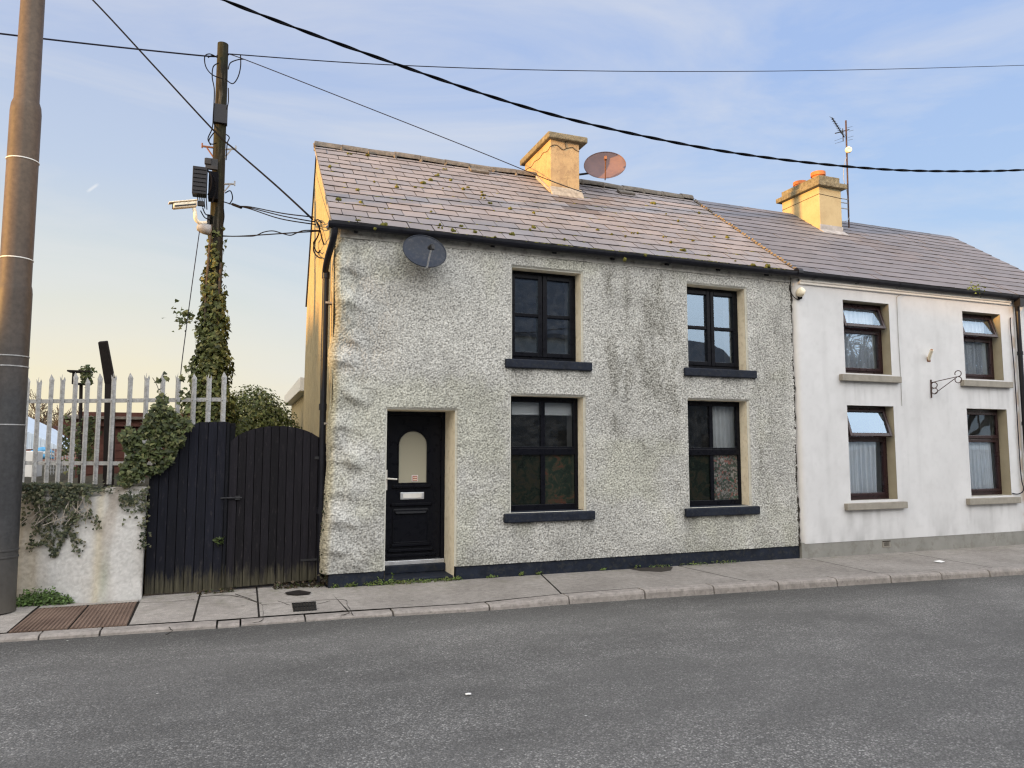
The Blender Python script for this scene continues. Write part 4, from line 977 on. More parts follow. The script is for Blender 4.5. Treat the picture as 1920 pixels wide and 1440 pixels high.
# ================================================================== BOUNDARY WALL, GATES, FENCE
bw = thing('boundary_wall', 'low white roughcast wall with ivy hanging over its top', 'wall', (-2.6, .15, 0))
PX = [0, .85, 1.32]; WP = [(-3.33, .30), (-2.49, .085), (-2.025, .11)]
def bmap(X, Z, ed):
    x = np.interp(X, PX, [p[0] for p in WP]); y = np.interp(X, PX, [p[1] for p in WP])
    h = .5*vn(X*42, Z*42, 201)+.5*vn(X*75, Z*75, 203); top = sstep(1.10, 1.2, Z)
    y = y-.007*h-.035*(fbm(X*2, Z*2, 207, 3)-.5)-.04*np.exp(-np.maximum(0, Z)/.12)+.04*top**2
    z = Z+np.where(Z > 1.0, .03*(fbm(X*5, X*0, 211, 3)-.5)-np.where(X < .9, .03, 0)*(Z-1)/.2, 0)
    return np.stack([x, y, z], -1), h
def bcol(X, Z, ed, H):
    c = np.ones(X.shape+(3,))*np.array([.56, .55, .53]); c *= (.70+.38*H)[..., None]
    s = sstep(.42, .75, fbm(X*5+.3*np.sin(Z*3), Z*.8, 221, 5))*(.35+.65*sstep(.1, 1.2, Z)); c = c*(1-s[..., None]*np.array([.30, .36, .42]))
    cre = np.exp(-((X-.86)/.05)**2)*.6; c = c*(1-cre[..., None]*np.array([.05, .15, .38]))
    lf = np.exp(-X/.10)*.9+np.exp(-((X-.2)/.08)**2)*.4; c = c*(1-np.clip(lf, 0, 1)[..., None]*np.array([.30, .42, .62]))
    gs = np.exp(-((X-.93)/.05)**2)*np.exp(-((Z-.25)/.25)**2)*.5; c = c*(1-gs[..., None]*np.array([.5, .4, .55]))
    top = sstep(1.08, 1.2, Z)*sstep(.3, .6, fbm(X*7, Z*7, 227, 4)); c = c*(1-top[..., None]*np.array([.35, .38, .42]))
    low = np.exp(-np.maximum(0, Z)/.06); c = c*(1-.25*low[..., None]); return np.clip(c, .03, .8)
wall_sheet('wall', 0, 1.32, -.08, 1.245, .012, [], bmap, bcol, 'old_roughcast', bw)
m = MB(); m.prism([(-3.33, .315, -.1), (-2.49, .12, -.1), (-2.027, .145, -.1), (-2.027, .45, -.1), (-3.33, .6, -.1)], (0, 0, 1.285)); m.quadv([(-2.027, .07, -.1), (-2.027, .3, -.1), (-2.027, .3, 1.22), (-2.027, .07, 1.22)], [(0, 1, 2, 3)]); m.build('wall_core', 'plinth_grey', bw, bevel=.02)
m = MB(); m.box((-14, .31, -.1), (-3.331, .62, 1.2)); m.build('wall_run', 'opp_wall', bw, bevel=.02)
# gates
def boards(m, xs, topf, botf, y, th, rnd, base=(.0050, .0055, .0095)):
    for a, b in zip(xs[:-1], xs[1:]):
        k = rnd.uniform(.7, 1.4); dy = rnd.uniform(-.004, .004); c = tuple(q*k for q in base); n = 9
        e = .0035
        zs = [botf((a+b)/2)+(min(topf(a), topf(b))-.02-botf((a+b)/2))*t for t in np.concatenate([np.linspace(0, .22, 8), np.linspace(.3, 1, 8)])]
        L = []; 
        for z in zs:
            s = max(0, 1-(z-botf((a+b)/2))/(.30*rnd.uniform(.75, 1.15)))
            q = 0
            w = (.085, .078, .052); c2 = tuple(u*(1-q)+v*q for u, v in zip(c, w)); L.append((z, c2))
        for (z0, c0), (z1, c1) in zip(L[:-1], L[1:]): m.quadv([(a+e, y+dy, z0), (b-e, y+dy, z0), (b-e, y+dy, z1), (a+e, y+dy, z1)], [(0, 1, 2, 3)], c0)
        z1 = zs[-1]; m.quadv([(a+e, y+dy, z1), (b-e, y+dy, z1), (b-e, y+dy, topf(b)), (a+e, y+dy, topf(a))], [(0, 1, 2, 3)], L[-1][1])
        d = tuple(q*.3 for q in c); zb = zs[0]
        m.quadv([(a+e, y+dy, zb), (a+e, y+th, zb), (a+e, y+th, topf(a)), (a+e, y+dy, topf(a))], [(0, 1, 2, 3)], d); m.quadv([(b-e, y+dy, zb), (b-e, y+dy, topf(b)), (b-e, y+th, topf(b)), (b-e, y+th, zb)], [(0, 1, 2, 3)], d)
        m.quadv([(a+e, y+dy, topf(a)), (b-e, y+dy, topf(b)), (b-e, y+th, topf(b)), (a+e, y+th, topf(a))], [(0, 1, 2, 3)], c); m.quadv([(a-.004, y+th, zb), (b+.004, y+th, zb), (b+.004, y+th, topf(b)-.004), (a-.004, y+th, topf(a)-.004)], [(0, 3, 2, 1)], d)
    m.box((xs[0]+.01, y+th+.001, botf(xs[0])+.02), (xs[-1]-.01, y+th+.008, min(topf(xs[0]), topf(xs[-1]))-.06), (.004, .004, .004))
rnd = random.Random(50)
gp = thing('side_gate', 'fixed black board gate panel with ivy over its curved shoulder', 'gate', (-1.6, .22, 0))
ltop = lambda x: float(np.interp(x, [-2.02, -1.92, -1.82, -1.74, -1.68, -1.60, -1.50, -1.2], [1.38, 1.42, 1.52, 1.70, 1.86, 1.96, 2.0, 2.01]))
m = MB(); xs = np.linspace(-2.015, -1.20, 9); xs2 = [xs[0]]
for a, b in zip(xs[:-1], xs[1:]): xs2 += [b]
boards(m, list(xs2), ltop, lambda x: .02, .22, .03, rnd); m.build('boards', 'planks', gp, attr=True)
m = MB(); m.box((-1.198, .205, -.02), (-1.165, .30, 2.0), (.003, .0035, .006)); m.box((-1.215, .24, -.02), (-1.10, .33, 1.99), (.002, .0025, .004)); m.build('gate_post', 'planks', gp, attr=True, bevel=.006)
ag = thing('arched_gate', 'weathered black board gate with rounded arched top beside the grey house', 'gate', (-.6, .22, 0))
def rtop(x):
    t = (x+.605)/.575; t = max(-1, min(1, t)); return 1.66+.325*math.sqrt(max(0, 1-.92*t*t))-.325*math.sqrt(.08)*0+(-.02)
m = MB(); xs = np.linspace(-1.155, -.025, 13); xx = list(xs)
boards(m, xx, rtop, lambda x: .035+.03*(x+1.1), .235, .028, rnd, (.0070, .0062, .0085)); m.build('boards', 'planks', ag, attr=True)
m = MB(); m.box((-1.24, .205, 1.085), (-1.05, .215, 1.105)); m.tube([(-1.22, .205, 1.095), (-1.0, .205, 1.095)], .009, 6); m.obox((-1.05, .212, 1.095), (.03, 0, 0), (0, .01, 0), (0, 0, .022)); m.build('bolt', 'dark_metal', ag)
m = MB(); m.box((-.16, .222, 1.55), (-.02, .231, 1.585), (.02, .016, .015)); m.box((-.30, .222, .30), (-.02, .231, .325), (.02, .018, .017)); m.build('hinge', 'dark_metal', ag)
m = MB(); m.box((-.05, .25, -.03), (.0, .33, 1.75), (.006, .006, .009)); m.build('hinge_post', 'planks', ag, attr=True)
# palisade fence
pf = thing('palisade_fence', 'grey galvanised steel palisade fence with spiked pales behind the low wall', 'fence', (-2.5, 1.0, 1.2))
pales = [(50, 705, 907), (72, 707, 907), (95, 702, 905), (116, 702, 908), (140, 698, 908), (163, 708, 908), (186, 700, 908), (212, 699, 908), (243, 699, 906), (274, 699, 906), (304, 699, 906), (333, 699, 906), (363, 700, 906), (391, 699, 906), (419, 697, 906)]
FL, FR = Vector((-3.62, 1.70)), Vector((-1.25, .42)); fd = (FR-FL).normalized(); fn = Vector((fd.y, -fd.x))
def onfence(px, py):
    d = ray(px, py); n = Vector((fn.x, fn.y, 0)); p0 = Vector((FL.x, FL.y, 0)); return CAM+d*((p0-CAM).dot(n)/d.dot(n))
ex = Vector((fd.x, fd.y, 0)); en = Vector((fn.x, fn.y, 0))
for i, (px, t_, b_) in enumerate(pales):
    p = onfence(px, 750); zt = onfence(px, t_).z; zb = max(onfence(px, b_).z, 1.18); m = MB(); w = .034
    lean = onfence(px, t_)-p; sx = 0
    prof = [(-w, -.0), (-w*.45, .012), (-w*.18, .026), (w*.18, .026), (w*.45, .012), (w, -.0)]
    hs = [(zb, 1), (zt-.10, 1), (zt-.07, 1.15)]; st = len(m.v)
    triple = i in (1, 3, 7, 9, 11, 13)
    bend = .02 if i in (1, 3) else 0
    for z, k in hs:
        for a, b in prof: m.v.append(tuple(Vector((p.x, p.y, z))+ex*(a*k+bend*0)+en*(b+bend*(z-zb)*.0)))
    for j in range(2):
        for k in range(5): q = st+j*6+k; m.f.append((q, q+1, q+7, q+6)); m.c.append((1, 1, 1))
    q = st+12
    T = [Vector((p.x, p.y, zt))+ex*a+en*(.013) for a in ((-w*.75, 0, w*.75) if triple else (0,))]
    if triple:
        T[0].z -= .03; T[2].z -= .03; T[0] += ex*(-.008); T[2] += ex*.008
        for k, tp_ in zip(((0, 1), (2, 3), (4, 5)), T):
            b = len(m.v); m.v.append(tuple(tp_)); m.f.append((q+k[0], q+k[1], b)); m.c.append((1, 1, 1))
    else:
        b = len(m.v); m.v.append(tuple(T[0]))
        for k in range(5): m.f.append((q+k, q+k+1, b)); m.c.append((1, 1, 1))
    for zz in (p.z, 1.50):
        c = Vector((p.x, p.y, zz))+en*.028; m.lathe([(.011, 0), (.011, .008), (.004, .011)], c, 6, en)
    o = m.build('pale', 'galv', pf); so = o.modifiers.new('solid', 'SOLIDIFY'); so.thickness = .004
for z, L0 in ((2.29, -1), (1.50, -1)):
    m = MB(); a = FL-fd*(.12); b = FR+fd*.03
    for (h, d) in ((0, 0),): 
        c = Vector(((a.x+b.x)/2, (a.y+b.y)/2, z)); m.obox(c-en*.012, ex*((b-a).length/2), en*.004, Vector((0, 0, .024))); m.obox(c-en*.032-Vector((0, 0, .020)), ex*((b-a).length/2), en*.018, Vector((0, 0, .004)))
    m.build('rail', 'galv', pf)
# cranked post and yard things
m = MB(); p0 = at(204, 905, 1.9); p1 = at(207, 720, 1.9); p2 = at(193, 640, 1.75); p0.z -= .2
m.tube([p0, p1, p1+(p2-p1)*.05, p2], [.085, .085, .085, .075], 4); o = m.build('cranked_post', 'dark_wood', bevel=.01); tag(o, 'dark cranked post leaning at the top behind the steel fence', 'post')
bt = thing('bird_table', 'small ivy-topped bird table on a thin post behind the fence', 'bird table', tuple(at(150, 905, 4)))
m = MB(); a = at(135, 697, 4); b = at(166, 697, 4); m.obox((a+b)/2, (.16, 0, 0), (0, .13, 0), (0, 0, .012)); q = at(152, 720, 4); m.obox(q, (.10, 0, 0), (0, .10, 0), (0, 0, .012)); m.obox(at(139, 709, 4), (.012, 0, 0), (0, .1, 0), (0, 0, .1)); m.obox(at(166, 709, 4), (.012, 0, 0), (0, .1, 0), (0, 0, .1)); m.build('table', 'dark_wood', bt)
m = MB(); m.tube([at(152, 722, 4), at(149, 905, 4)], .028, 6); m.build('post', 'dark_wood', bt)
sd = thing('garden_shed', 'red-brown wooden garden shed behind the steel fence', 'shed', tuple(at(200, 905, 5)))
m = MB(); x0, x1 = -3.66, -1.9; zb, zt = 1.1, 2.2; k = 0; z = zb
while z < zt-.01:
    m.obox(((x0+x1)/2, 5.0, z+.065), ((x1-x0)/2, 0, 0), (0, .009, 0), (0, -.016, .062)); z += .135
m.box((x0, 5.03, zb), (x1, 6.6, zt)); m.build('wall', 'shed_wood', sd)
m = MB(); m.box((-3.86, 4.86, 2.06), (-1.8, 4.90, 2.22)); m.build('fascia', 'shed_wood', sd, bevel=.005)
m = MB(); m.obox((-2.83, 5.7, 2.26), (1.03, 0, 0), (0, .95, .06), (0, 0, .02)); m.build('roof', 'ridge_concrete', sd)
m = MB(); m.obox((-3.9, 6.2, 1.9), (.2, 0, -.16), (0, .8, 0), (.012, 0, .016)); m.build('lean_roof', 'shed_wood', sd)
bb = thing('blue_building', 'pale blue ribbed metal shed with sloping roof in the far yard', 'building', tuple(at(80, 860, 22)))
A = at(46, 797, 22); B = at(116, 838, 22); m = MB(); m.prism([(A.x-2.2, 22, A.z+1.0), (B.x+.1, 22, B.z-.08), (A.x-2.2, 22, B.z-.08)], (0, 6, 0));
for k in range(24):
    x = A.x-1.6+k*.14; h = np.interp(x, [A.x-2.2, B.x+.1], [A.z+1.0, B.z-.08]); m.box((x, 21.96, B.z-.08), (x+.035, 21.995, h-.02))
m.build('cladding', 'blue_steel', bb)
m = MB(); m.box((A.x-2.5, 21.9, -.1), (B.x+1.5, 28, B.z-.10)); m.build('base_wall', 'brick_far', bb)
ky = thing('kayak', 'blue and white kayak on its side behind the fence', 'kayak', tuple(at(79, 860, 9)))
m = MB(); a = at(66, 856, 9); b = at(96, 853, 9)
for k, (mt, dz) in enumerate((('kayak_blue', -.05), ('kayak_white', .02), ('kayak_blue', .07))):
    q = MB(); q.tube([a+(b-a)*t+Vector((0, 0, dz+.05*math.sin(math.pi*t))) for t in np.linspace(-1.5, 1.2, 12)], [.02+.075*math.sin(math.pi*min(1, max(0, i/11))) for i in range(12)], 10); q.build('hull' if k == 0 else ('deck' if k == 1 else 'rim'), mt, ky, smooth=True)
tr = MB(); a = at(92, 842, 8.0); b = at(136, 906, 8.0)
for k in range(10):
    t = k/9; tr.tube([(a.x+(b.x-a.x)*t, 8, a.z), (a.x+(b.x-a.x)*t, 8, b.z)], .010, 4); tr.tube([(a.x, 8.02, b.z+(a.z-b.z)*t), (b.x, 8.02, b.z+(a.z-b.z)*t)], .010, 4)
tag(tr.build('trellis', 'galv'), 'grey lattice trellis screen between the kayak and the wooden shed', 'trellis')
m = MB(); a = at(46, 846, 7); m.box((a.x-.5, 7, 1.05), (at(66, 846, 7).x, 7.6, a.z)); tag(m.build('storage_box', 'white_plastic', bevel=.02), 'white storage box behind the fence beside the lamp mast', 'box')

# ================================================================== LAMP MAST, UTILITY POLE
lm = thing('steel_mast', 'tall grey stepped steel mast at the left edge, half lit by low sun', 'mast', (-3.37, -.08, .05))
cxm, cym = -3.37, -.08
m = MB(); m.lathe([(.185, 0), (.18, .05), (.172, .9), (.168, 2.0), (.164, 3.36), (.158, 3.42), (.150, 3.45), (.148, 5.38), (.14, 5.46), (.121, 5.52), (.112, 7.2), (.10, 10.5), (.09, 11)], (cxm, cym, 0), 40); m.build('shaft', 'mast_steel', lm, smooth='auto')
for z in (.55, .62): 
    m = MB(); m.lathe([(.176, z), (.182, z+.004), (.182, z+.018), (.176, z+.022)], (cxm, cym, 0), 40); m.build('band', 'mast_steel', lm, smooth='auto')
for z in (1.93, 2.55, 2.66, 3.72, 4.82):
    m = MB(); m.lathe([(.1665 if z < 3.4 else .151, z), (.172 if z < 3.4 else .156, z+.003), (.172 if z < 3.4 else .156, z+.012), (.1665 if z < 3.4 else .151, z+.015)], (cxm, cym, 0), 40); m.build('strap', 'white_plastic' if z > 3.6 else 'galv', lm, smooth='auto')
up = thing('utility_pole', 'mossy wooden utility pole wrapped in ivy behind the gates', 'utility pole', (-1.51, 3, 0))
m = MB(); npts = 40; m.tube([(-1.50-.012*t, 3.0, -.1+8.36*t) for t in np.linspace(0, 1, npts)], [.135-.052*t for t in np.linspace(0, 1, npts)], 18); m.build('shaft', 'pole_wood', up, smooth='auto')
m = MB(); a = at(414, 214, 2.9); m.box((a.x-.105, 2.86, at(414, 232, 2.9).z), (a.x+.10, 2.98, at(414, 197, 2.9).z)); m.build('plate', 'gutter_black', up, bevel=.006)
for (pa, pb, mt) in (((420, 280), (442, 279), 'galv'), ((418, 345), (440, 345), 'galv'), ((401, 277), (379, 274), 'rust')):
    m = MB(); a = at(*pa, 2.98); b = at(*pb, 2.98); m.tube([a, b], .016, 6); m.tube([b-Vector((0, 0, .03)), b+Vector((0, 0, .05))], .012, 6); m.tube([b+(a-b)*.35, a-Vector((0, 0, .16))], .012, 6); m.build('step_arm', mt, up)
m = MB()
for q in ([(405, 106), (393, 101), (384, 106), (386, 125), (398, 140), (418, 148)], [(422, 148), (436, 157), (446, 145), (451, 125), (451, 103)], [(428, 130), (432, 118), (446, 112), (457, 111)], [(410, 118), (400, 125), (398, 145), (402, 170), (400, 215), (398, 240), (390, 260), (396, 270), (406, 268)], [(408, 108), (398, 104), (390, 108)],
          [(428, 165), (428, 190), (425, 205)], [(404, 245), (392, 262), (395, 272)], [(424, 252), (430, 258), (426, 270), (424, 300)], [(422, 362), (432, 358), (436, 372), (430, 383)], [(418, 384), (420, 405), (418, 420)], [(380, 390), (386, 402), (398, 404)], [(376, 395), (384, 408), (396, 412)]):
    m = MB(); m.tube(catmull([at(*p, 2.86) for p in q], 6), .009, 5); m.build('wire_loop', 'cable_black', up)
jb = thing('junction_box', 'black ribbed cable junction box fixed to the utility pole', 'junction box', tuple(at(376, 340, 2.8)))
m = MB(); a = at(362, 312, 2.7); b = at(387, 366, 2.7); m.box((a.x, 2.66, b.z), (b.x, 2.86, a.z))
for k in range(6): z = b.z+.05+k*(a.z-b.z-.1)/5; m.box((a.x+.01, 2.645, z-.006), (b.x-.01, 2.661, z+.006))
m.build('case', 'gutter_black', jb, bevel=.006)
m = MB(); m.box((b.x+.02, 2.75, b.z-.02), (b.x+.16, 2.95, a.z-.02)); m.tube(catmull([at(392, 322, 2.7), at(402, 335, 2.68), at(405, 355, 2.7), at(398, 380, 2.7)], 6), .014, 6); m.tube(catmull([at(388, 318, 2.7), at(396, 330, 2.66), at(396, 350, 2.66), at(390, 366, 2.7)], 6), .014, 6)
for k in range(5): m.tube([at(370+k*4, 366, 2.75), at(372+k*4, 385+2*k, 2.8)], .008, 5)
m.build('cable_tails', 'cable_black', jb)
m = MB(); m.obox(at(397, 308, 2.85), (.09, 0, 0), (0, .03, 0), (0, 0, .09)); m.obox(at(390, 303, 2.83), (.05, 0, 0), (0, .03, 0), (0, 0, .05)); m.build('mount', 'dark_metal', jb, bevel=.01)
cc = thing('security_camera', 'cream security camera on a curved arm fixed to the utility pole', 'camera', tuple(at(348, 386, 2.75)))
a = at(324, 387, 2.72); b = at(369, 383, 2.78); dx = (b-a); m = MB(); c = (a+b)/2; L = dx.length/2; e = dx.normalized(); upv = Vector((0, 0, 1)); sd_ = e.cross(upv).normalized()
m.obox(c, e*L, sd_*.055, upv*.045); m.build('body', 'cream_paint', cc, bevel=.02)
m = MB(); m.obox(c+upv*.058-e*.03, e*(L+.03), sd_*.065, upv*.008); m.build('sunshield', 'cream_paint', cc, bevel=.005)
m = MB(); m.obox(a-e*.003, e*.004, sd_*.042, upv*.032); m.obox(c-upv*.012+sd_*.056, e*L*.9, sd_*.002, upv*.012); m.build('lens_window', 'dark_metal', cc)
m = MB(); m.tube(catmull([at(364, 391, 2.75), at(366, 402, 2.75), at(367, 411, 2.77), at(373, 417, 2.8), at(382, 418, 2.86), at(390, 417, 2.92)], 6), .028, 10); m.build('arm', 'cream_paint', cc, smooth='auto')
m = MB(); m.obox(at(391, 414, 2.92), (.02, 0, 0), (0, .05, 0), (0, 0, .09)); m.obox(at(377, 382, 2.8), (.05, 0, 0), (0, .03, 0), (0, 0, .035)); m.build('mount', 'dark_metal', cc)
sn = MB(); p = at(383, 429, 2.86); sn.lathe([(.0, -.115), (.05, -.10), (.075, -.05), (.085, 0), (.085, .08), (.06, .10)], p, 18, (.96, .2, -.1)); tag(sn.build('alarm_sounder', 'lead', smooth='auto'), 'grey dome-fronted sounder on the utility pole below the camera', 'sounder')

# ================================================================== CABLES
def cable(name, pts, r, label, mat='cable_black', n=6, k=10, cat='cable'):
    m = MB(); m.tube(catmull(pts, k), r, n); return tag(m.build(name, mat, smooth=True), label, cat)
# thick twisted bundle over the road
ctrl = [at(px, py, -4.6) for px, py in ((150, -118), (412, -3), (700, 105), (1000, 205), (1250, 264), (1450, 297), (1650, 317), (1800, 321), (1930, 318), (2150, 305))]
cl = catmull(ctrl, 40); s = 0; m = MB(); st1 = []; st2 = []; st3 = []
for i, p in enumerate(cl):
    if i: s += (p-cl[i-1]).length
    t = (cl[min(i+1, len(cl)-1)]-cl[max(i-1, 0)]).normalized(); x = t.cross(Vector((0, 0, 1))).normalized(); y = x.cross(t); a = s*2*math.pi/.42
    for st_, o_ in ((st1, 0), (st2, math.pi)): st_.append(p+(x*math.cos(a+o_)+y*math.sin(a+o_))*.0052)
m.tube(st1, .0062, 7); m.tube(st2, .0062, 7); tag(m.build('overhead_cable', 'cable_black', smooth=True), 'thick twisted black cable sagging across the whole sky', 'cable')
PT = Vector((-1.52, 2.92, 8.12))
cable('overhead_cable', [at(-140, 45, 1.5), at(0, 63, 1.8), at(200, 86, 2.4), at(385, 105, 2.85), at(408, 104, 2.9)], .012, 'dark wire running from the left edge to the top of the utility pole', 'cable_grey')
cable('overhead_cable', [at(428, 101, 2.95), at(700, 120, 3.6), at(1000, 131, 4.4), at(1300, 134, 5.2), at(1600, 131, 6), at(1930, 122, 7), at(2200, 112, 8)], .009, 'thin wire crossing the sky almost level from the pole top to the right edge', 'cable_grey')
cable('overhead_cable', [at(428, 103, 2.95), at(460, 112, 2.9), at(700, 206, 2.4), at(900, 285, 2.05), at(1030, 338, 1.88), at(1092, 360, 1.84)], .0075, 'thin wire slanting from the pole top down to the orange chimney', 'cable_grey')
cable('overhead_cable', [at(60, -110, 4.2), at(172, -2, 3.9), at(290, 125, 3.4), at(403, 247, 2.84), at(442, 282, 2.6), at(520, 350, 1.5), at(586, 411, .45)], .0135, 'dark wire slanting from the top left past the pole to the gable corner')
for k, (a, b, c, l) in enumerate((((470, 388), (530, 400), (588, 407), 'topmost of the thin house wires from the pole to the gable corner'), ((470, 390), (530, 405), (590, 416), 'middle of the thin house wires from the pole to the gable corner'), ((470, 392), (525, 410), (592, 421), 'lowest of the fanned house wires from the pole to the gable corner'))):
    cable('service_wire', [at(418, 378, 2.9), at(445, 386, 2.6), at(*a, 2.2), at(*b, 1.3), at(*c, .35)], .008, l, k=6)
m = MB(); m.tube([at(436, 383, 2.7), at(452, 389, 2.45)], .022, 8); tag(m.build('cable_splice', 'cable_black'), 'fat black splice where the house wires fan out beside the pole', 'splice')
m = MB(); m.tube(catmull([at(416, 442, 2.9), at(440, 443, 2.6), at(480, 441, 2.0), at(540, 437, 1.2), at(600, 433, .2)], 6), .009, 5); m.tube(catmull([at(416, 443, 2.9), at(460, 443, 2.3), at(478, 442, 2.0), at(495, 435, 1.8), at(512, 433, 1.6), at(530, 438, 1.4), at(545, 441, 1.15), at(560, 435, .9), at(572, 432, .7), at(600, 432, .15)], 6), .008, 5)
tag(m.build('service_wire', 'cable_black'), 'loosely wrapped pair of wires from the pole to the downpipe', 'cable')
cable('service_wire', [at(374, 434, 2.8), at(362, 520, 2.75), at(350, 610, 2.7), at(339, 700, 2.6), at(334, 790, 2.5)], .007, 'thin wire dropping beside the ivy-covered pole towards the fence', 'cable_grey')

# ================================================================== VEGETATION
rng = np.random.default_rng(3)
DG = ((.035, .048, .018), (.055, .070, .025), (.025, .034, .014), (.085, .088, .035))
YG = ((.12, .105, .04), (.16, .13, .055), (.07, .075, .028), (.20, .15, .08))
iv = thing('ivy', 'ivy climbing and bushing out around the utility pole', 'ivy', (-1.51, 2.9, 2))
pt = []; nr = []
def pole_r(z): return float(np.interp(z, [1.2, 2.4, 3.1, 3.7, 4.2, 4.7, 5.3], [.38, .34, .255, .20, .175, .14, .11]))
for k in range(7600):
    z = 1.2+4.1*rng.beta(1.15, 2.0); a = rng.uniform(0, 2*math.pi); r_ = pole_r(z)*(1+.16*math.sin(z*9+a*2))*rng.uniform(.66, 1.08)
    if z > 4.1 and math.sin(a)*0+math.cos(a) > .25 and rng.random() < .75: continue
    pt.append((-1.51+r_*math.cos(a), 3+r_*math.sin(a), z)); nr.append((math.cos(a), math.sin(a), .25))
for k in range(60): pt.append((-1.51-.3-rng.normal(.12, .09), 2.95+rng.normal(0, .05), 3.72+rng.normal(0, .09))); nr.append((-.5, -.8, .3))
leaves('leaves', pt, nr, .07, iv, 5, pal=((.075, .095, .028), (.115, .135, .038), (.048, .062, .018), (.16, .16, .055)))
m = MB(); m.tube(catmull([(-1.7, 2.9, 1.0), (-1.62, 2.84, 2), (-1.60, 2.86, 3), (-1.62, 2.88, 4), (-1.58, 2.88, 5.2)], 6), .02, 6); m.tube(catmull([(-1.4, 2.85, 1), (-1.45, 2.86, 3), (-1.42, 2.88, 4.6)], 6), .02, 6); m.build('stems', 'bark', iv)
# ivy over wall and gate
iw = thing('ivy', 'thin ivy trailing down the face of the low white wall', 'ivy', (-2.8, .1, 1.1))
pt = []; nr = []; st = MB()
def wallY(x): return float(np.interp(x, [-3.33, -2.49, -2.025], [.30, .085, .11]))
px2 = lambda px, py: at(px, py, .1)
for k in range(1500):
    px = 35+140*rng.beta(1.3, 1.3); py = 908+rng.exponential(26)
    lim = np.interp(px, [35, 60, 90, 120, 150, 170, 178], [985, 960, 985, 1000, 1010, 985, 930])
    if py > lim or (vn(px/17, py/17, 5) < .18+.5*(py-908)/90): continue
    p = px2(px, py); pt.append((p.x, wallY(p.x)-.03-rng.uniform(0, .07), p.z+.01)); nr.append((0, -1, .4))
vines = [[(60, 930), (75, 960), (85, 990), (96, 1030), (99, 1038)], [(110, 925), (122, 975), (118, 1005), (104, 1030), (101, 1040)], [(150, 930), (140, 965), (124, 985), (112, 1010), (103, 1036)], [(70, 930), (66, 970), (58, 1000), (50, 1035)], [(95, 960), (90, 1000), (80, 1015), (64, 1022)], [(128, 985), (136, 1010), (150, 1035)], [(120, 980), (140, 1005), (158, 1015)], [(165, 955), (178, 970), (187, 990)], [(45, 930), (40, 965), (36, 985)], [(100, 940), (98, 985), (108, 1005)], [(140, 925), (145, 955), (138, 975)], [(80, 960), (70, 985), (74, 1003), (90, 1020)]]
for q in vines:
    c = catmull([(p.x, wallY(p.x)-.03, p.z) for p in [px2(*t) for t in q]], 8); st.tube(c, .004, 4)
    for p in c:
        for j in range(2): pt.append((p.x+rng.normal(0, .018), p.y-.01, p.z+rng.normal(0, .018))); nr.append((0, -1, .3))
for k in range(900):
    x = rng.uniform(-3.3, -2.05); y = wallY(x)+rng.uniform(-.05, .65); pt.append((x, y, 1.19+abs(rng.normal(0, .035)))); nr.append((0, -.4, 1))
for k in range(130):
    px = rng.uniform(225, 272); py = 925+abs(rng.normal(0, 18)); p = px2(px, py); pt.append((p.x, wallY(p.x)-.03, p.z)); nr.append((0, -1, .4))
for k in range(90):
    z = rng.uniform(.55, 1.25); pt.append((-2.025+rng.normal(0, .025), .08, z)); nr.append((0, -1, .3))
leaves('leaves', pt, nr, .036, iw, 8, pal=((.05, .06, .03), (.075, .085, .042), (.028, .038, .02), (.13, .125, .07)))
for k in range(22): x = rng.uniform(-3.2, -2.6); z0 = 1.2; st.tube(catmull([(x, wallY(x)-.02, z0), (x+rng.normal(0, .06), wallY(x)-.06, z0-.15), (x+rng.normal(0, .12), wallY(x)-.045, z0-.35)], 5), .005, 4)
st.build('stems', 'mortar', iw)
ig = thing('ivy', 'dense ivy mound spilling over the shoulder of the black gate panel', 'ivy', (-1.9, .3, 1.6))
pt = []; nr = []
poly = [(222, 815), (240, 800), (262, 812), (285, 760), (300, 745), (318, 765), (345, 785), (362, 792), (352, 815), (335, 840), (318, 870), (300, 885), (276, 890), (262, 900), (235, 912), (222, 905), (228, 870), (240, 850)]
def inside(px, py):
    c = False; j = len(poly)-1
    for i in range(len(poly)):
        (xi, yi), (xj, yj) = poly[i], poly[j]
        if (yi > py) != (yj > py) and px < (xj-xi)*(py-yi)/(yj-yi)+xi: c = not c
        j = i
    return c
while len(pt) < 2600:
    px = rng.uniform(215, 370); py = rng.uniform(740, 915)
    if not inside(px, py) or vn(px/14, py/14, 3) < .22: continue
    p = at(px, py, .20-.14*rng.random()+.25*(rng.random() < .35)); pt.append(tuple(p)); nr.append((rng.normal(0, .3), -1, .5))
for (px, py) in [(300, 735), (310, 740), (298, 742), (312, 752), (345, 705), (340, 712), (348, 690), (343, 728), (334, 735), (350, 735), (342, 745), (336, 755), (352, 760), (310, 705), (302, 712)]:
    for j in range(4): p = at(px+rng.normal(0, 3), py+rng.normal(0, 3), .45); pt.append(tuple(p)); nr.append((0, -1, .3))
for k in range(160): p = at(170+rng.normal(0, 6), 800+rng.uniform(-20, 60), 2.2); pt.append(tuple(p)); nr.append((0, -1, .3))
for k in range(200): p = at(rng.uniform(115, 150), 830+rng.normal(0, 22), 3.0); pt.append(tuple(p)); nr.append((0, -1, .3))
leaves('leaves', pt, nr, .055, ig, 11, pal=((.055, .072, .022), (.085, .105, .036), (.03, .042, .014), (.14, .145, .06)))
m = MB(); m.tube(catmull([(-2.0, .25, 1.2), (-1.95, .22, 1.5), (-1.8, .2, 1.75), (-1.6, .2, 2.0)], 6), .01, 5); m.tube(catmull([at(286, 708, .5), at(298, 735, .5), at(300, 800, .5)], 5), .005, 4); m.build('stems', 'bark', ig)
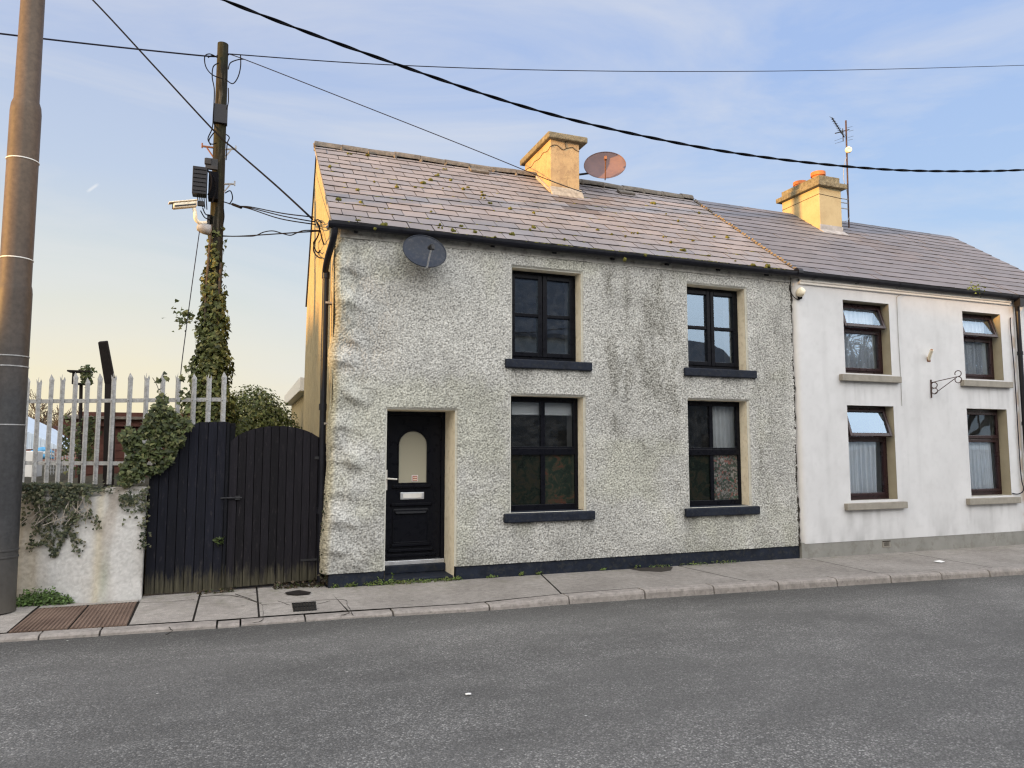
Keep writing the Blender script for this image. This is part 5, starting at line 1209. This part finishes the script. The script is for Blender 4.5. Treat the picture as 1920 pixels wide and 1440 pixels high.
# stray ivy on the bird table
bi = thing('ivy', 'small tuft of ivy growing over the bird table roof', 'ivy', tuple(at(160, 700, 3.95)))
pt = [tuple(at(162+rng.normal(0, 5), 704+rng.normal(0, 8), 3.9)) for k in range(150)]; leaves('leaves', pt, [(0, -1, .4)]*150, .06, bi, 4)
# bush behind the gate
bu = thing('bush', 'big rounded evergreen bush behind the arched gate', 'bush', (-.75, 6.6, 0))
pt = []; nr = []; cs = [((-.85, 6.6, 2.0), .85), ((-.5, 6.4, 1.95), .62), ((-1.35, 6.5, 1.9), .66), ((-.7, 6.2, 2.2), .60), ((-1.1, 6.1, 1.5), .75), ((-.45, 6.2, 1.4), .7), ((-.85, 6.5, 2.42), .55)]
for k in range(15000):
    (c, r_) = cs[rng.integers(len(cs))]; d = rng.normal(0, 1, 3); d /= np.linalg.norm(d); q = r_*rng.uniform(.72, 1.04)*(1+.10*math.sin(d[0]*9+d[2]*7)*math.sin(d[1]*8)); p = np.array(c)+d*q
    if p[2] < .1: continue
    pt.append(p); nr.append(d+np.array([0, 0, .4]))
leaves('leaves', pt, nr, .075, bu, 9, 'oval', pal=((.10, .125, .036), (.145, .165, .048), (.065, .085, .026), (.20, .20, .07)))
m = MB(); m.tube([(-.75, 6.6, 0), (-.72, 6.6, 1.6)], .06, 8)
for k in range(8): a = k*.8; m.tube([(-.75, 6.6, .5), (-.75+.6*math.cos(a), 6.6+.6*math.sin(a), 1.9)], [.03, .01], 5)
m.build('trunk', 'bark', bu)
b2 = thing('shrub', 'dark leafy shrub in the gap between the gate panel and arched gate', 'shrub', (-1.3, 3.2, 0))
pt = []; nr = []
for k in range(2600):
    d = rng.normal(0, 1, 3); d /= np.linalg.norm(d); c = [(-1.25, 3.3, 1.6), (-1.1, 3.6, 1.4), (-1.5, 3.4, 1.2)][rng.integers(3)]; p = np.array(c)+d*np.array([.5, .4, .6])*rng.uniform(.6, 1.05); 
    pt.append(p); nr.append(d)
leaves('leaves', pt, nr, .075, b2, 19, 'ivy', pal=((.07, .09, .03), (.10, .12, .04), (.05, .065, .02)))
m = MB(); m.tube([(-1.3, 3.3, 0), (-1.25, 3.3, 1.5)], [.03, .012], 6); m.build('trunk', 'bark', b2)
# weeds
def tuft(mb_pts, mb_n, c, r_, h, n):
    for k in range(n):
        a = rng.uniform(0, 6.28); q = r_*math.sqrt(rng.random()); mb_pts.append((c[0]+q*math.cos(a), c[1]+q*.5*math.sin(a), c[2]+h*rng.random()*(1-.6*q/r_)+.005)); mb_n.append((math.cos(a)*.5, math.sin(a)*.5-.3, .8))
wd = thing('weed_patch', 'bright green weed clump at the foot of the low white wall beside the mast', 'weeds', (-2.9, .05, 0)); pt = []; nr = []
for (px, py, r_, h, n) in ((55, 1118, .12, .20, 260), (80, 1112, .13, .20, 320), (105, 1110, .12, .20, 320), (125, 1112, .09, .13, 180), (45, 1122, .08, .12, 120), (35, 1105, .1, .16, 120)):
    p = atz(px, py+14, .0); tuft(pt, nr, (p.x, min(p.y, wallY(max(p.x, -3.3))-.08), 0.0), r_, h, n)
leaves('leaves', pt, nr, .036, wd, 14, 'oval', pal=((.09, .15, .04), (.12, .19, .055), (.06, .10, .03)), droop=-.1)
m = MB()
for k in range(20): p = pt[rng.integers(len(pt))]; m.tube([(p[0], p[1], -.02), (p[0]+.01, p[1], p[2])], .003, 4)
m.build('stems', 'bark', wd)
pt = []; nr = []
for (px, py, r_, h, n) in ((655, 1099, .06, .06, 60), (662, 1098, .05, .08, 50), (708, 1096, .10, .09, 150), (735, 1094, .10, .06, 110), (765, 1091, .14, .035, 120), (800, 1089, .14, .03, 120), (835, 1087, .12, .04, 110), (856, 1085, .06, .06, 60), (725, 1085, .03, .14, 30), (690, 1097, .08, .05, 70), (920, 1080, .08, .03, 50), (963, 1072, .05, .06, 40), (993, 1068, .05, .04, 35), (1110, 1060, .06, .025, 30), (1170, 1056, .06, .03, 30), (628, 1101, .05, .06, 50), (1280, 1051, .25, .012, 80), (1340, 1048, .25, .012, 80), (1220, 1056, .2, .012, 60)):
    p = atz(px, py, .0); tuft(pt, nr, (p.x, min(p.y, -.02), -.004), r_, h, n)
o = leaves('weeds', pt, nr, .028, None, 15, 'oval', pal=((.09, .14, .03), (.13, .19, .045), (.11, .125, .03), (.07, .085, .03)), droop=-.1)
tag(o, 'low green weeds and moss along the foot of the grey house wall', 'weeds', kind='stuff')
pt = []; nr = []; m = MB()
for k in range(240): pt.append((rng.uniform(-.62, -.02), .17+rng.normal(0, .05), abs(rng.normal(0, .03)))); nr.append((rng.normal(), rng.normal(), 1))
for k in range(60): pt.append((rng.uniform(-1.45, -1.05), .16+rng.normal(0, .03), abs(rng.normal(0, .02)))); nr.append((0, -.3, 1))
o = leaves('dead_leaves', pt, nr, .04, None, 16, 'ivy', pal=((.06, .045, .03), (.09, .065, .04), (.04, .032, .02), (.05, .06, .02))); tag(o, 'brown dead leaves and twigs swept under the arched gate', 'leaves', kind='stuff')
gs = thing('gate_sprout', 'small green sprout growing out of the gap between the two gates', 'plant', (-1.19, .2, .5)); pt = []; nr = []
c = at(411, 1015, .2)
for k in range(26): a = rng.uniform(0, 6.28); pt.append((c.x+.03*math.cos(a), .19, c.z+.03*math.sin(a))); nr.append((math.cos(a), -.6, math.sin(a)))
leaves('leaves', pt, nr, .05, gs, 17, 'oval', pal=((.07, .10, .03), (.05, .07, .02)), droop=0)
gi = thing('ivy', 'wisps of dry ivy between the arched gate and the grey house corner', 'ivy', (.0, .05, .8)); pt = []; nr = []
for k in range(170): z = rng.choice([rng.normal(.85, .13), rng.normal(.45, .12), rng.normal(.2, .08)]); pt.append((-.03+rng.normal(0, .02), .10+rng.normal(0, .05), z)); nr.append((0, -1, .3))
leaves('leaves', pt, nr, .035, gi, 18, pal=((.035, .042, .018), (.06, .06, .03), (.05, .04, .025)))
# gutter fern
gf = thing('gutter_weed', 'green weed sprouting from the gutter of the white house', 'plant', tuple(at(1833, 548, -.15))); pt = []; nr = []
p = at(1833, 553, -.16)
for k in range(110): a = rng.uniform(0, 3.14); q = abs(rng.normal(0, .09)); pt.append((p.x+q*math.cos(a)*1.2, p.y+rng.normal(0, .02), p.z+.02+q*math.sin(a)*1.1)); nr.append((math.cos(a), -.6, .4))
for k in range(70): pt.append((p.x+rng.uniform(0, .55), p.y+.05, p.z+abs(rng.normal(0, .015)))); nr.append((0, -.5, .8))
for k in range(15): q = at(1758+rng.normal(0, 4), 541+rng.normal(0, 1), -.12); pt.append(tuple(q)); nr.append((0, -.5, .8))
leaves('leaves', pt, nr, .05, gf, 21, 'oval', pal=((.09, .14, .03), (.13, .18, .05), (.06, .09, .02)), droop=-.3)

# bare trees ---------------------------------------------------------------------
def bare_tree(name, base, h, seed, label, spread=.55, depth=5, r0=None, twig=.006, group=None):
    rnd = random.Random(seed); m = MB(); br = MB(); base = Vector(base)
    t = thing(name, label, 'tree', base, group)
    def grow(p, d, L, r_, k, mb):
        n = 4; pts = [p]; q = p.copy(); dd = d.copy()
        for i in range(n):
            dd = (dd+Vector((rnd.gauss(0, .12), rnd.gauss(0, .12), rnd.gauss(0, .08)+.05))).normalized(); q = q+dd*(L/n); pts.append(q.copy())
        mb.tube(pts, [max(twig, r_*(1-.35*i/n)) for i in range(n+1)], 7 if k > 3 else (5 if k > 1 else 3), False)
        if k == 0: return
        for j in range(rnd.choice([2, 3, 3, 4]) if k < depth else 4):
            a = rnd.uniform(.25, .9)*spread/.55; ax = dd.orthogonal().normalized(); ax.rotate(Matrix.Rotation(rnd.uniform(0, 6.28), 3, dd)); nd = dd.copy(); nd.rotate(Matrix.Rotation(a, 3, ax))
            f = rnd.uniform(.45, 1); i0 = min(n, max(1, int(f*n))); grow(pts[i0], nd, L*rnd.uniform(.6, .82), r_*.58, k-1, br)
        grow(pts[-1], dd, L*.7, r_*.62, k-1, br)
    grow(base, Vector((0, 0, 1)), h*.3, r0 or h*.022, depth, m)
    m.build('trunk', 'bark', t, smooth=True); br.build('branches', 'bark', t, smooth=True); return t
bare_tree('bare_tree', tuple(Vector((at(90, 800, 30).x, 30, 0))), 4.6, 3, 'leafless bushy tree far behind the fence above the blue shed', .7, 5, .09, .012)
bare_tree('bare_tree', tuple(Vector((at(64, 800, 34).x, 34, 0))), 5.6, 6, 'leafless tree far behind the fence beside the steel mast', .6, 5, .09, .013)
bare_tree('bare_tree', (24.5, -16, 0), 11, 11, 'leafless street tree across the road mirrored in the white house windows', .6, 6, .2, .02)
bare_tree('bare_tree', (31.0, -15, 0), 12, 12, 'leafless street tree across the road farther along the terrace', .6, 6, .22, .02)

bare_tree('bare_tree', (-46.0, -6.9, 0), 11.0, 21, 'leafless tree far down the street on the left against the low sun', .55, 6, .2, .03)

# small things on the ground ---------------------------------------------------------
dr = thing('drain_cover', 'small black iron gully grate in the pavement before the gates', 'drain', tuple(atz(570, 1140, -.045)))
a = [atz(*p, -.045) for p in ((547, 1135), (592, 1132), (594, 1144), (550, 1147))]; m = MB(); m.quadv([(p.x, p.y, pz(p.x, p.y)+.004) for p in a], [(3, 2, 1, 0)]); m.build('sump', 'patch_dark', dr)
m = MB()
for k in range(8):
    t = (k+.5)/8; p = a[0].lerp(a[1], t); q = a[3].lerp(a[2], t); m.tube([(p.x, p.y, pz(p.x, p.y)+.006), (q.x, q.y, pz(q.x, q.y)+.006)], .008, 4)
for t in (0, .5, 1): p = a[0].lerp(a[3], t); q = a[1].lerp(a[2], t); m.tube([(p.x, p.y, pz(p.x, p.y)+.008), (q.x, q.y, pz(q.x, q.y)+.008)], .007, 4)
m.build('grate', 'grate', dr)
def flat(name, pxs, mat, label, cat, dz=.005, z=-.01):
    m = MB(); ps = [atz(px, py, z) for px, py in pxs]; m.quadv([(p.x, p.y, pz(p.x, p.y)+dz) for p in ps], [tuple(range(len(ps)))]); 
    me = m.build(name, mat); bm = bmesh.new(); bm.from_mesh(me.data); bmesh.ops.recalc_face_normals(bm, faces=bm.faces); bm.to_mesh(me.data); return tag(me, label, cat)
flat('litter', [(1750, 1052), (1762, 1050), (1772, 1053), (1765, 1055), (1757, 1054)], 'paper', 'scrap of white paper litter on the pavement before the white house', 'litter', .012)
flat('damp_patch', [(1165, 1063), (1190, 1059), (1230, 1058), (1262, 1062), (1258, 1069), (1240, 1072), (1200, 1070)], 'patch_dark', 'dark damp stain on the pavement below the grey house plinth', 'stain', .0045)
flat('rubble', [(534, 1113), (560, 1109), (584, 1112), (580, 1115), (556, 1117), (538, 1116)], 'dark_wood', 'dark piece of broken wood lying before the arched gate', 'debris', .012)
m = MB(); p = atz(878, 1303, -.07); m.blob((p.x, p.y, -.062), (.024, .013, .006), 4, 10, 5, .3); tag(m.build('pebble', 'paper'), 'small white scrap lying alone on the grey road', 'litter')
m = MB(); rr = random.Random(8)
def crack(pxs, z=-.04):
    ps = [atz(px, py, z) for px, py in pxs]; ps = [Vector((p.x, p.y, pz(p.x, p.y)+.001)) for p in ps]; c = catmull(ps, 4); c = [q+Vector((rr.gauss(0, .004), rr.gauss(0, .004), -.001)) for q in c]
    m.tube(c, [rr.uniform(.0015, .005) for _ in c], 4)
for q in ([(370, 1126), (430, 1122), (480, 1132), (492, 1138), (493, 1158), (475, 1164)], [(492, 1136), (540, 1132), (640, 1126), (652, 1135), (662, 1150)], [(256, 1136), (300, 1135), (364, 1130)], [(440, 1120), (490, 1133)], [(520, 1130), (545, 1136)], [(595, 1134), (620, 1128)], [(640, 1142), (655, 1146), (640, 1150)], [(318, 1172), (322, 1180), (310, 1186)]): crack(q)
tag(m.build('pavement_cracks', 'patch_dark'), None, None, kind='structure')

# ================================================================== OFF-FRAME STREET (reflections) AND ADDED SUN BLOCKERS
def gabled_block(x0, x1, y0, y1, eave, ridge_, label, axis='x', front=None):
    h = thing('house_or_sun_blocker', label, 'house', ((x0+x1)/2, (y0+y1)/2, 0), 'houses across the street')  # name and group also hold the added sun blockers down the street
    m = MB()
    if axis == 'x':
        ym = (y0+y1)/2; pr = [(x0, y0, 0), (x0, y1, 0), (x0, y1, eave), (x0, ym, ridge_-.1), (x0, y0, eave)]; m.prism(pr, (x1-x0, 0, 0)); m.build('wall', 'opp_wall', h)
        m = MB(); m.prism([(x0-.1, y1+.2, eave-.1), (x0-.1, ym, ridge_), (x0-.1, ym, ridge_-.15), (x0-.1, y1+.2, eave-.25)], (x1-x0+.2, 0, 0)); m.prism([(x0-.1, y0-.2, eave-.1), (x0-.1, ym, ridge_), (x0-.1, ym, ridge_-.15), (x0-.1, y0-.2, eave-.25)], (x1-x0+.2, 0, 0)); ro = m.build('roof', 'opp_roof', h)
        m = MB(); m.box((x0+.3, ym-.5, ridge_-.4), (x0+1.0, ym+.5, ridge_+.9)); m.build('chimney', 'opp_wall', ro)
        n = max(1, int((x1-x0)/3))
        for k in range(n):
            xc = x0+(k+.5)*(x1-x0)/n
            for z in (1.0, 3.3):
                if z+1.2 < eave: m = MB(); m.box((xc-.5, y1-.02, z), (xc+.5, y1+.02, z+1.25)); m.build('window', 'dark_metal', h)
    else:
        xm = (x0+x1)/2; m.prism([(x0, y0, 0), (x1, y0, 0), (x1, y0, eave), (xm, y0, ridge_-.1), (x0, y0, eave)], (0, y1-y0, 0)); m.build('wall', 'opp_wall', h)
        m = MB()
        for s_, xe in ((1, x1+.2), (-1, x0-.2)): m.prism([(xe, y0-.1, eave-.1), (xm, y0-.1, ridge_), (xm, y0-.1, ridge_-.15), (xe, y0-.1, eave-.25)], (0, y1-y0+.2, 0))
        m.build('roof', 'opp_roof', h)
        for z in (1.0, 3.3):
            m = MB(); m.box((x1-.02, (y0+y1)/2-.6, z), (x1+.02, (y0+y1)/2+.6, z+1.2)); m.build('window', 'dark_metal', h)
    return h
gabled_block(1.5, 11.6, -20, -13.6, 5.8, 8.7, 'pale slate-roofed house directly across the road, mirrored in the black windows')
gabled_block(14.0, 18.6, -20, -14.2, 4.2, 6.4, 'lower pale house across the road next to the street trees')
gabled_block(-16, -4.5, -21, -14, 4.6, 7.0, 'pale slate-roofed house across the road behind the viewer on the left')
SUN_EL, SUN_DY = 6.0, -.20
XS = -60.0
te = math.tan(R(SUN_EL))
def shade(ya, yb, ztop, label):      # added unseen sun blocker, shaped so its shadow reaches ztop at the gable
    off = SUN_DY*61; gabled_block(XS-2, XS, ya+off, yb+off, ztop+60*te-.9, ztop+61*te, label, 'y')
shade(-40, -.1, 5.35, 'long added sun blocker, unseen far down the street on the left, shading the road')
shade(2.4, 24, 3.9, 'added sun blocker, unseen far down the street on the left behind the garden')
shade(-.1, 2.4, 2.7, 'low added sun blocker between two taller ones, unseen far down the street')

# ================================================================== LIGHT
sd_ = bpy.data.lights.new('sun', 'SUN'); sun = bpy.data.objects.new('sun', sd_); COL.objects.link(sun)
sv = Vector((-1, SUN_DY, te)).normalized(); sun.rotation_euler = sv.to_track_quat('Z', 'Y').to_euler()
sd_.energy = 5.0; sd_.angle = R(.6); sd_.color = (1.65, .88, .25)
w = bpy.data.worlds.new('World'); scn.world = w; w.use_nodes = True; w.node_tree.nodes.clear(); n = NT(w.node_tree)
sky = n('ShaderNodeTexSky'); sky.sky_type = 'NISHITA'; sky.sun_disc = False; sky.sun_elevation = R(SUN_EL); sky.sun_rotation = math.atan2(sv.x, sv.y); sky.air_density = 1; sky.dust_density = 1.5; sky.ozone_density = 1.5
gd = n('ShaderNodeTexCoord').outputs['Generated']; sx = n('ShaderNodeSeparateXYZ', {0: gd})
left = n('ShaderNodeMapRange', {'Value': sx.outputs[0], 'From Min': -.12, 'From Max': .62})
elL = n.ramp(sx.outputs[2], [(0, (1.16, 1.02, .66)), (.07, (1.14, 1.03, .74)), (.13, (1.04, 1.0, .84)), (.21, (.86, .92, .90)), (.33, (.66, .78, .98)), (.5, (.54, .66, .95)), (1, (.36, .50, .88))])
elR = n.ramp(sx.outputs[2], [(0, (.90, .88, .85)), (.10, (.80, .92, 1.04)), (.25, (.54, .75, 1.07)), (.45, (.47, .65, 1.03)), (1, (.36, .50, .92))])
g_ = n.mix(left.outputs[0], elL, elR)
cv = n('ShaderNodeMapping', {'Vector': gd, 'Rotation': (.35, .25, .5), 'Scale': (1.0, 2.2, 5.5)})
cz = n.ramp(n.noise(1.5, cv.outputs[0], 7, .6, .7).outputs[0], [(.42, 0), (.72, 1)])
g_ = n.mix(n.math('MULTIPLY', cz.outputs[0], .54).outputs[0], g_, (.97, .97, .98))
ta = Vector((-.179, .938, .298)).normalized(); tb = Vector((-.167, .936, .309)).normalized(); tn = ta.cross(tb).normalized(); tt = (tb-ta).normalized(); tm = (ta+tb)*.5
do = n.math('ABSOLUTE', n('ShaderNodeVectorMath', {0: gd, 1: tn}, operation='DOT_PRODUCT').outputs['Value'])
al = n.math('SUBTRACT', n('ShaderNodeVectorMath', {0: gd, 1: tt}, operation='DOT_PRODUCT').outputs['Value'], tm.dot(tt))
k1 = n('ShaderNodeMapRange', {'Value': do.outputs[0], 'From Min': .0004, 'From Max': .0022, 'To Min': .5, 'To Max': 0})
k2 = n('ShaderNodeMapRange', {'Value': n.math('ABSOLUTE', al.outputs[0]).outputs[0], 'From Min': .004, 'From Max': .009, 'To Min': 1, 'To Max': 0})
g_ = n.mix(n.math('MULTIPLY', k1.outputs[0], k2.outputs[0]).outputs[0], g_, (1.15, 1.15, 1.15))
back = n('ShaderNodeMapRange', {'Value': sx.outputs[1], 'From Min': .25, 'From Max': -.55, 'To Min': 0, 'To Max': 1}, interpolation_type='SMOOTHSTEP')
backc = n.ramp(sx.outputs[2], [(0, (1.65, 1.62, 1.56)), (.25, (2.95, 2.95, 2.95)), (.6, (4.2, 4.2, 4.22)), (.9, (3.2, 3.25, 3.35))])
g_ = n.mix(back.outputs[0], g_, backc)
gw = n('ShaderNodeVectorMath', {0: gd, 1: sv}, operation='DOT_PRODUCT').outputs['Value']
g_ = n.mix(n('ShaderNodeMapRange', {'Value': gw, 'From Min': .55, 'From Max': .99}, interpolation_type='SMOOTHSTEP').outputs[0], g_, (3.0, 2.5, 1.75))
bg1 = n('ShaderNodeBackground', {'Color': sky.outputs[0], 'Strength': .05}); bg2 = n('ShaderNodeBackground', {'Color': g_, 'Strength': .92})
ad = n('ShaderNodeMixShader', {0: .88, 1: bg1.outputs[0], 2: bg2.outputs[0]}); n.link(ad.outputs[0], n('ShaderNodeOutputWorld').inputs[0])
scn.view_settings.view_transform = 'Standard'; scn.view_settings.look = 'None'; scn.view_settings.exposure = 0; scn.view_settings.gamma = 1
scn.render.engine = 'CYCLES'; scn.cycles.max_bounces = 8; scn.cycles.transparent_max_bounces = 16; scn.cycles.use_denoising = True; scn.cycles.denoising_input_passes = 'RGB_ALBEDO_NORMAL'; scn.cycles.denoising_prefilter = 'NONE'; scn.cycles.sample_clamp_indirect = 4; scn.cycles.pixel_filter_type = 'BLACKMAN_HARRIS'; scn.cycles.filter_width = 1.3
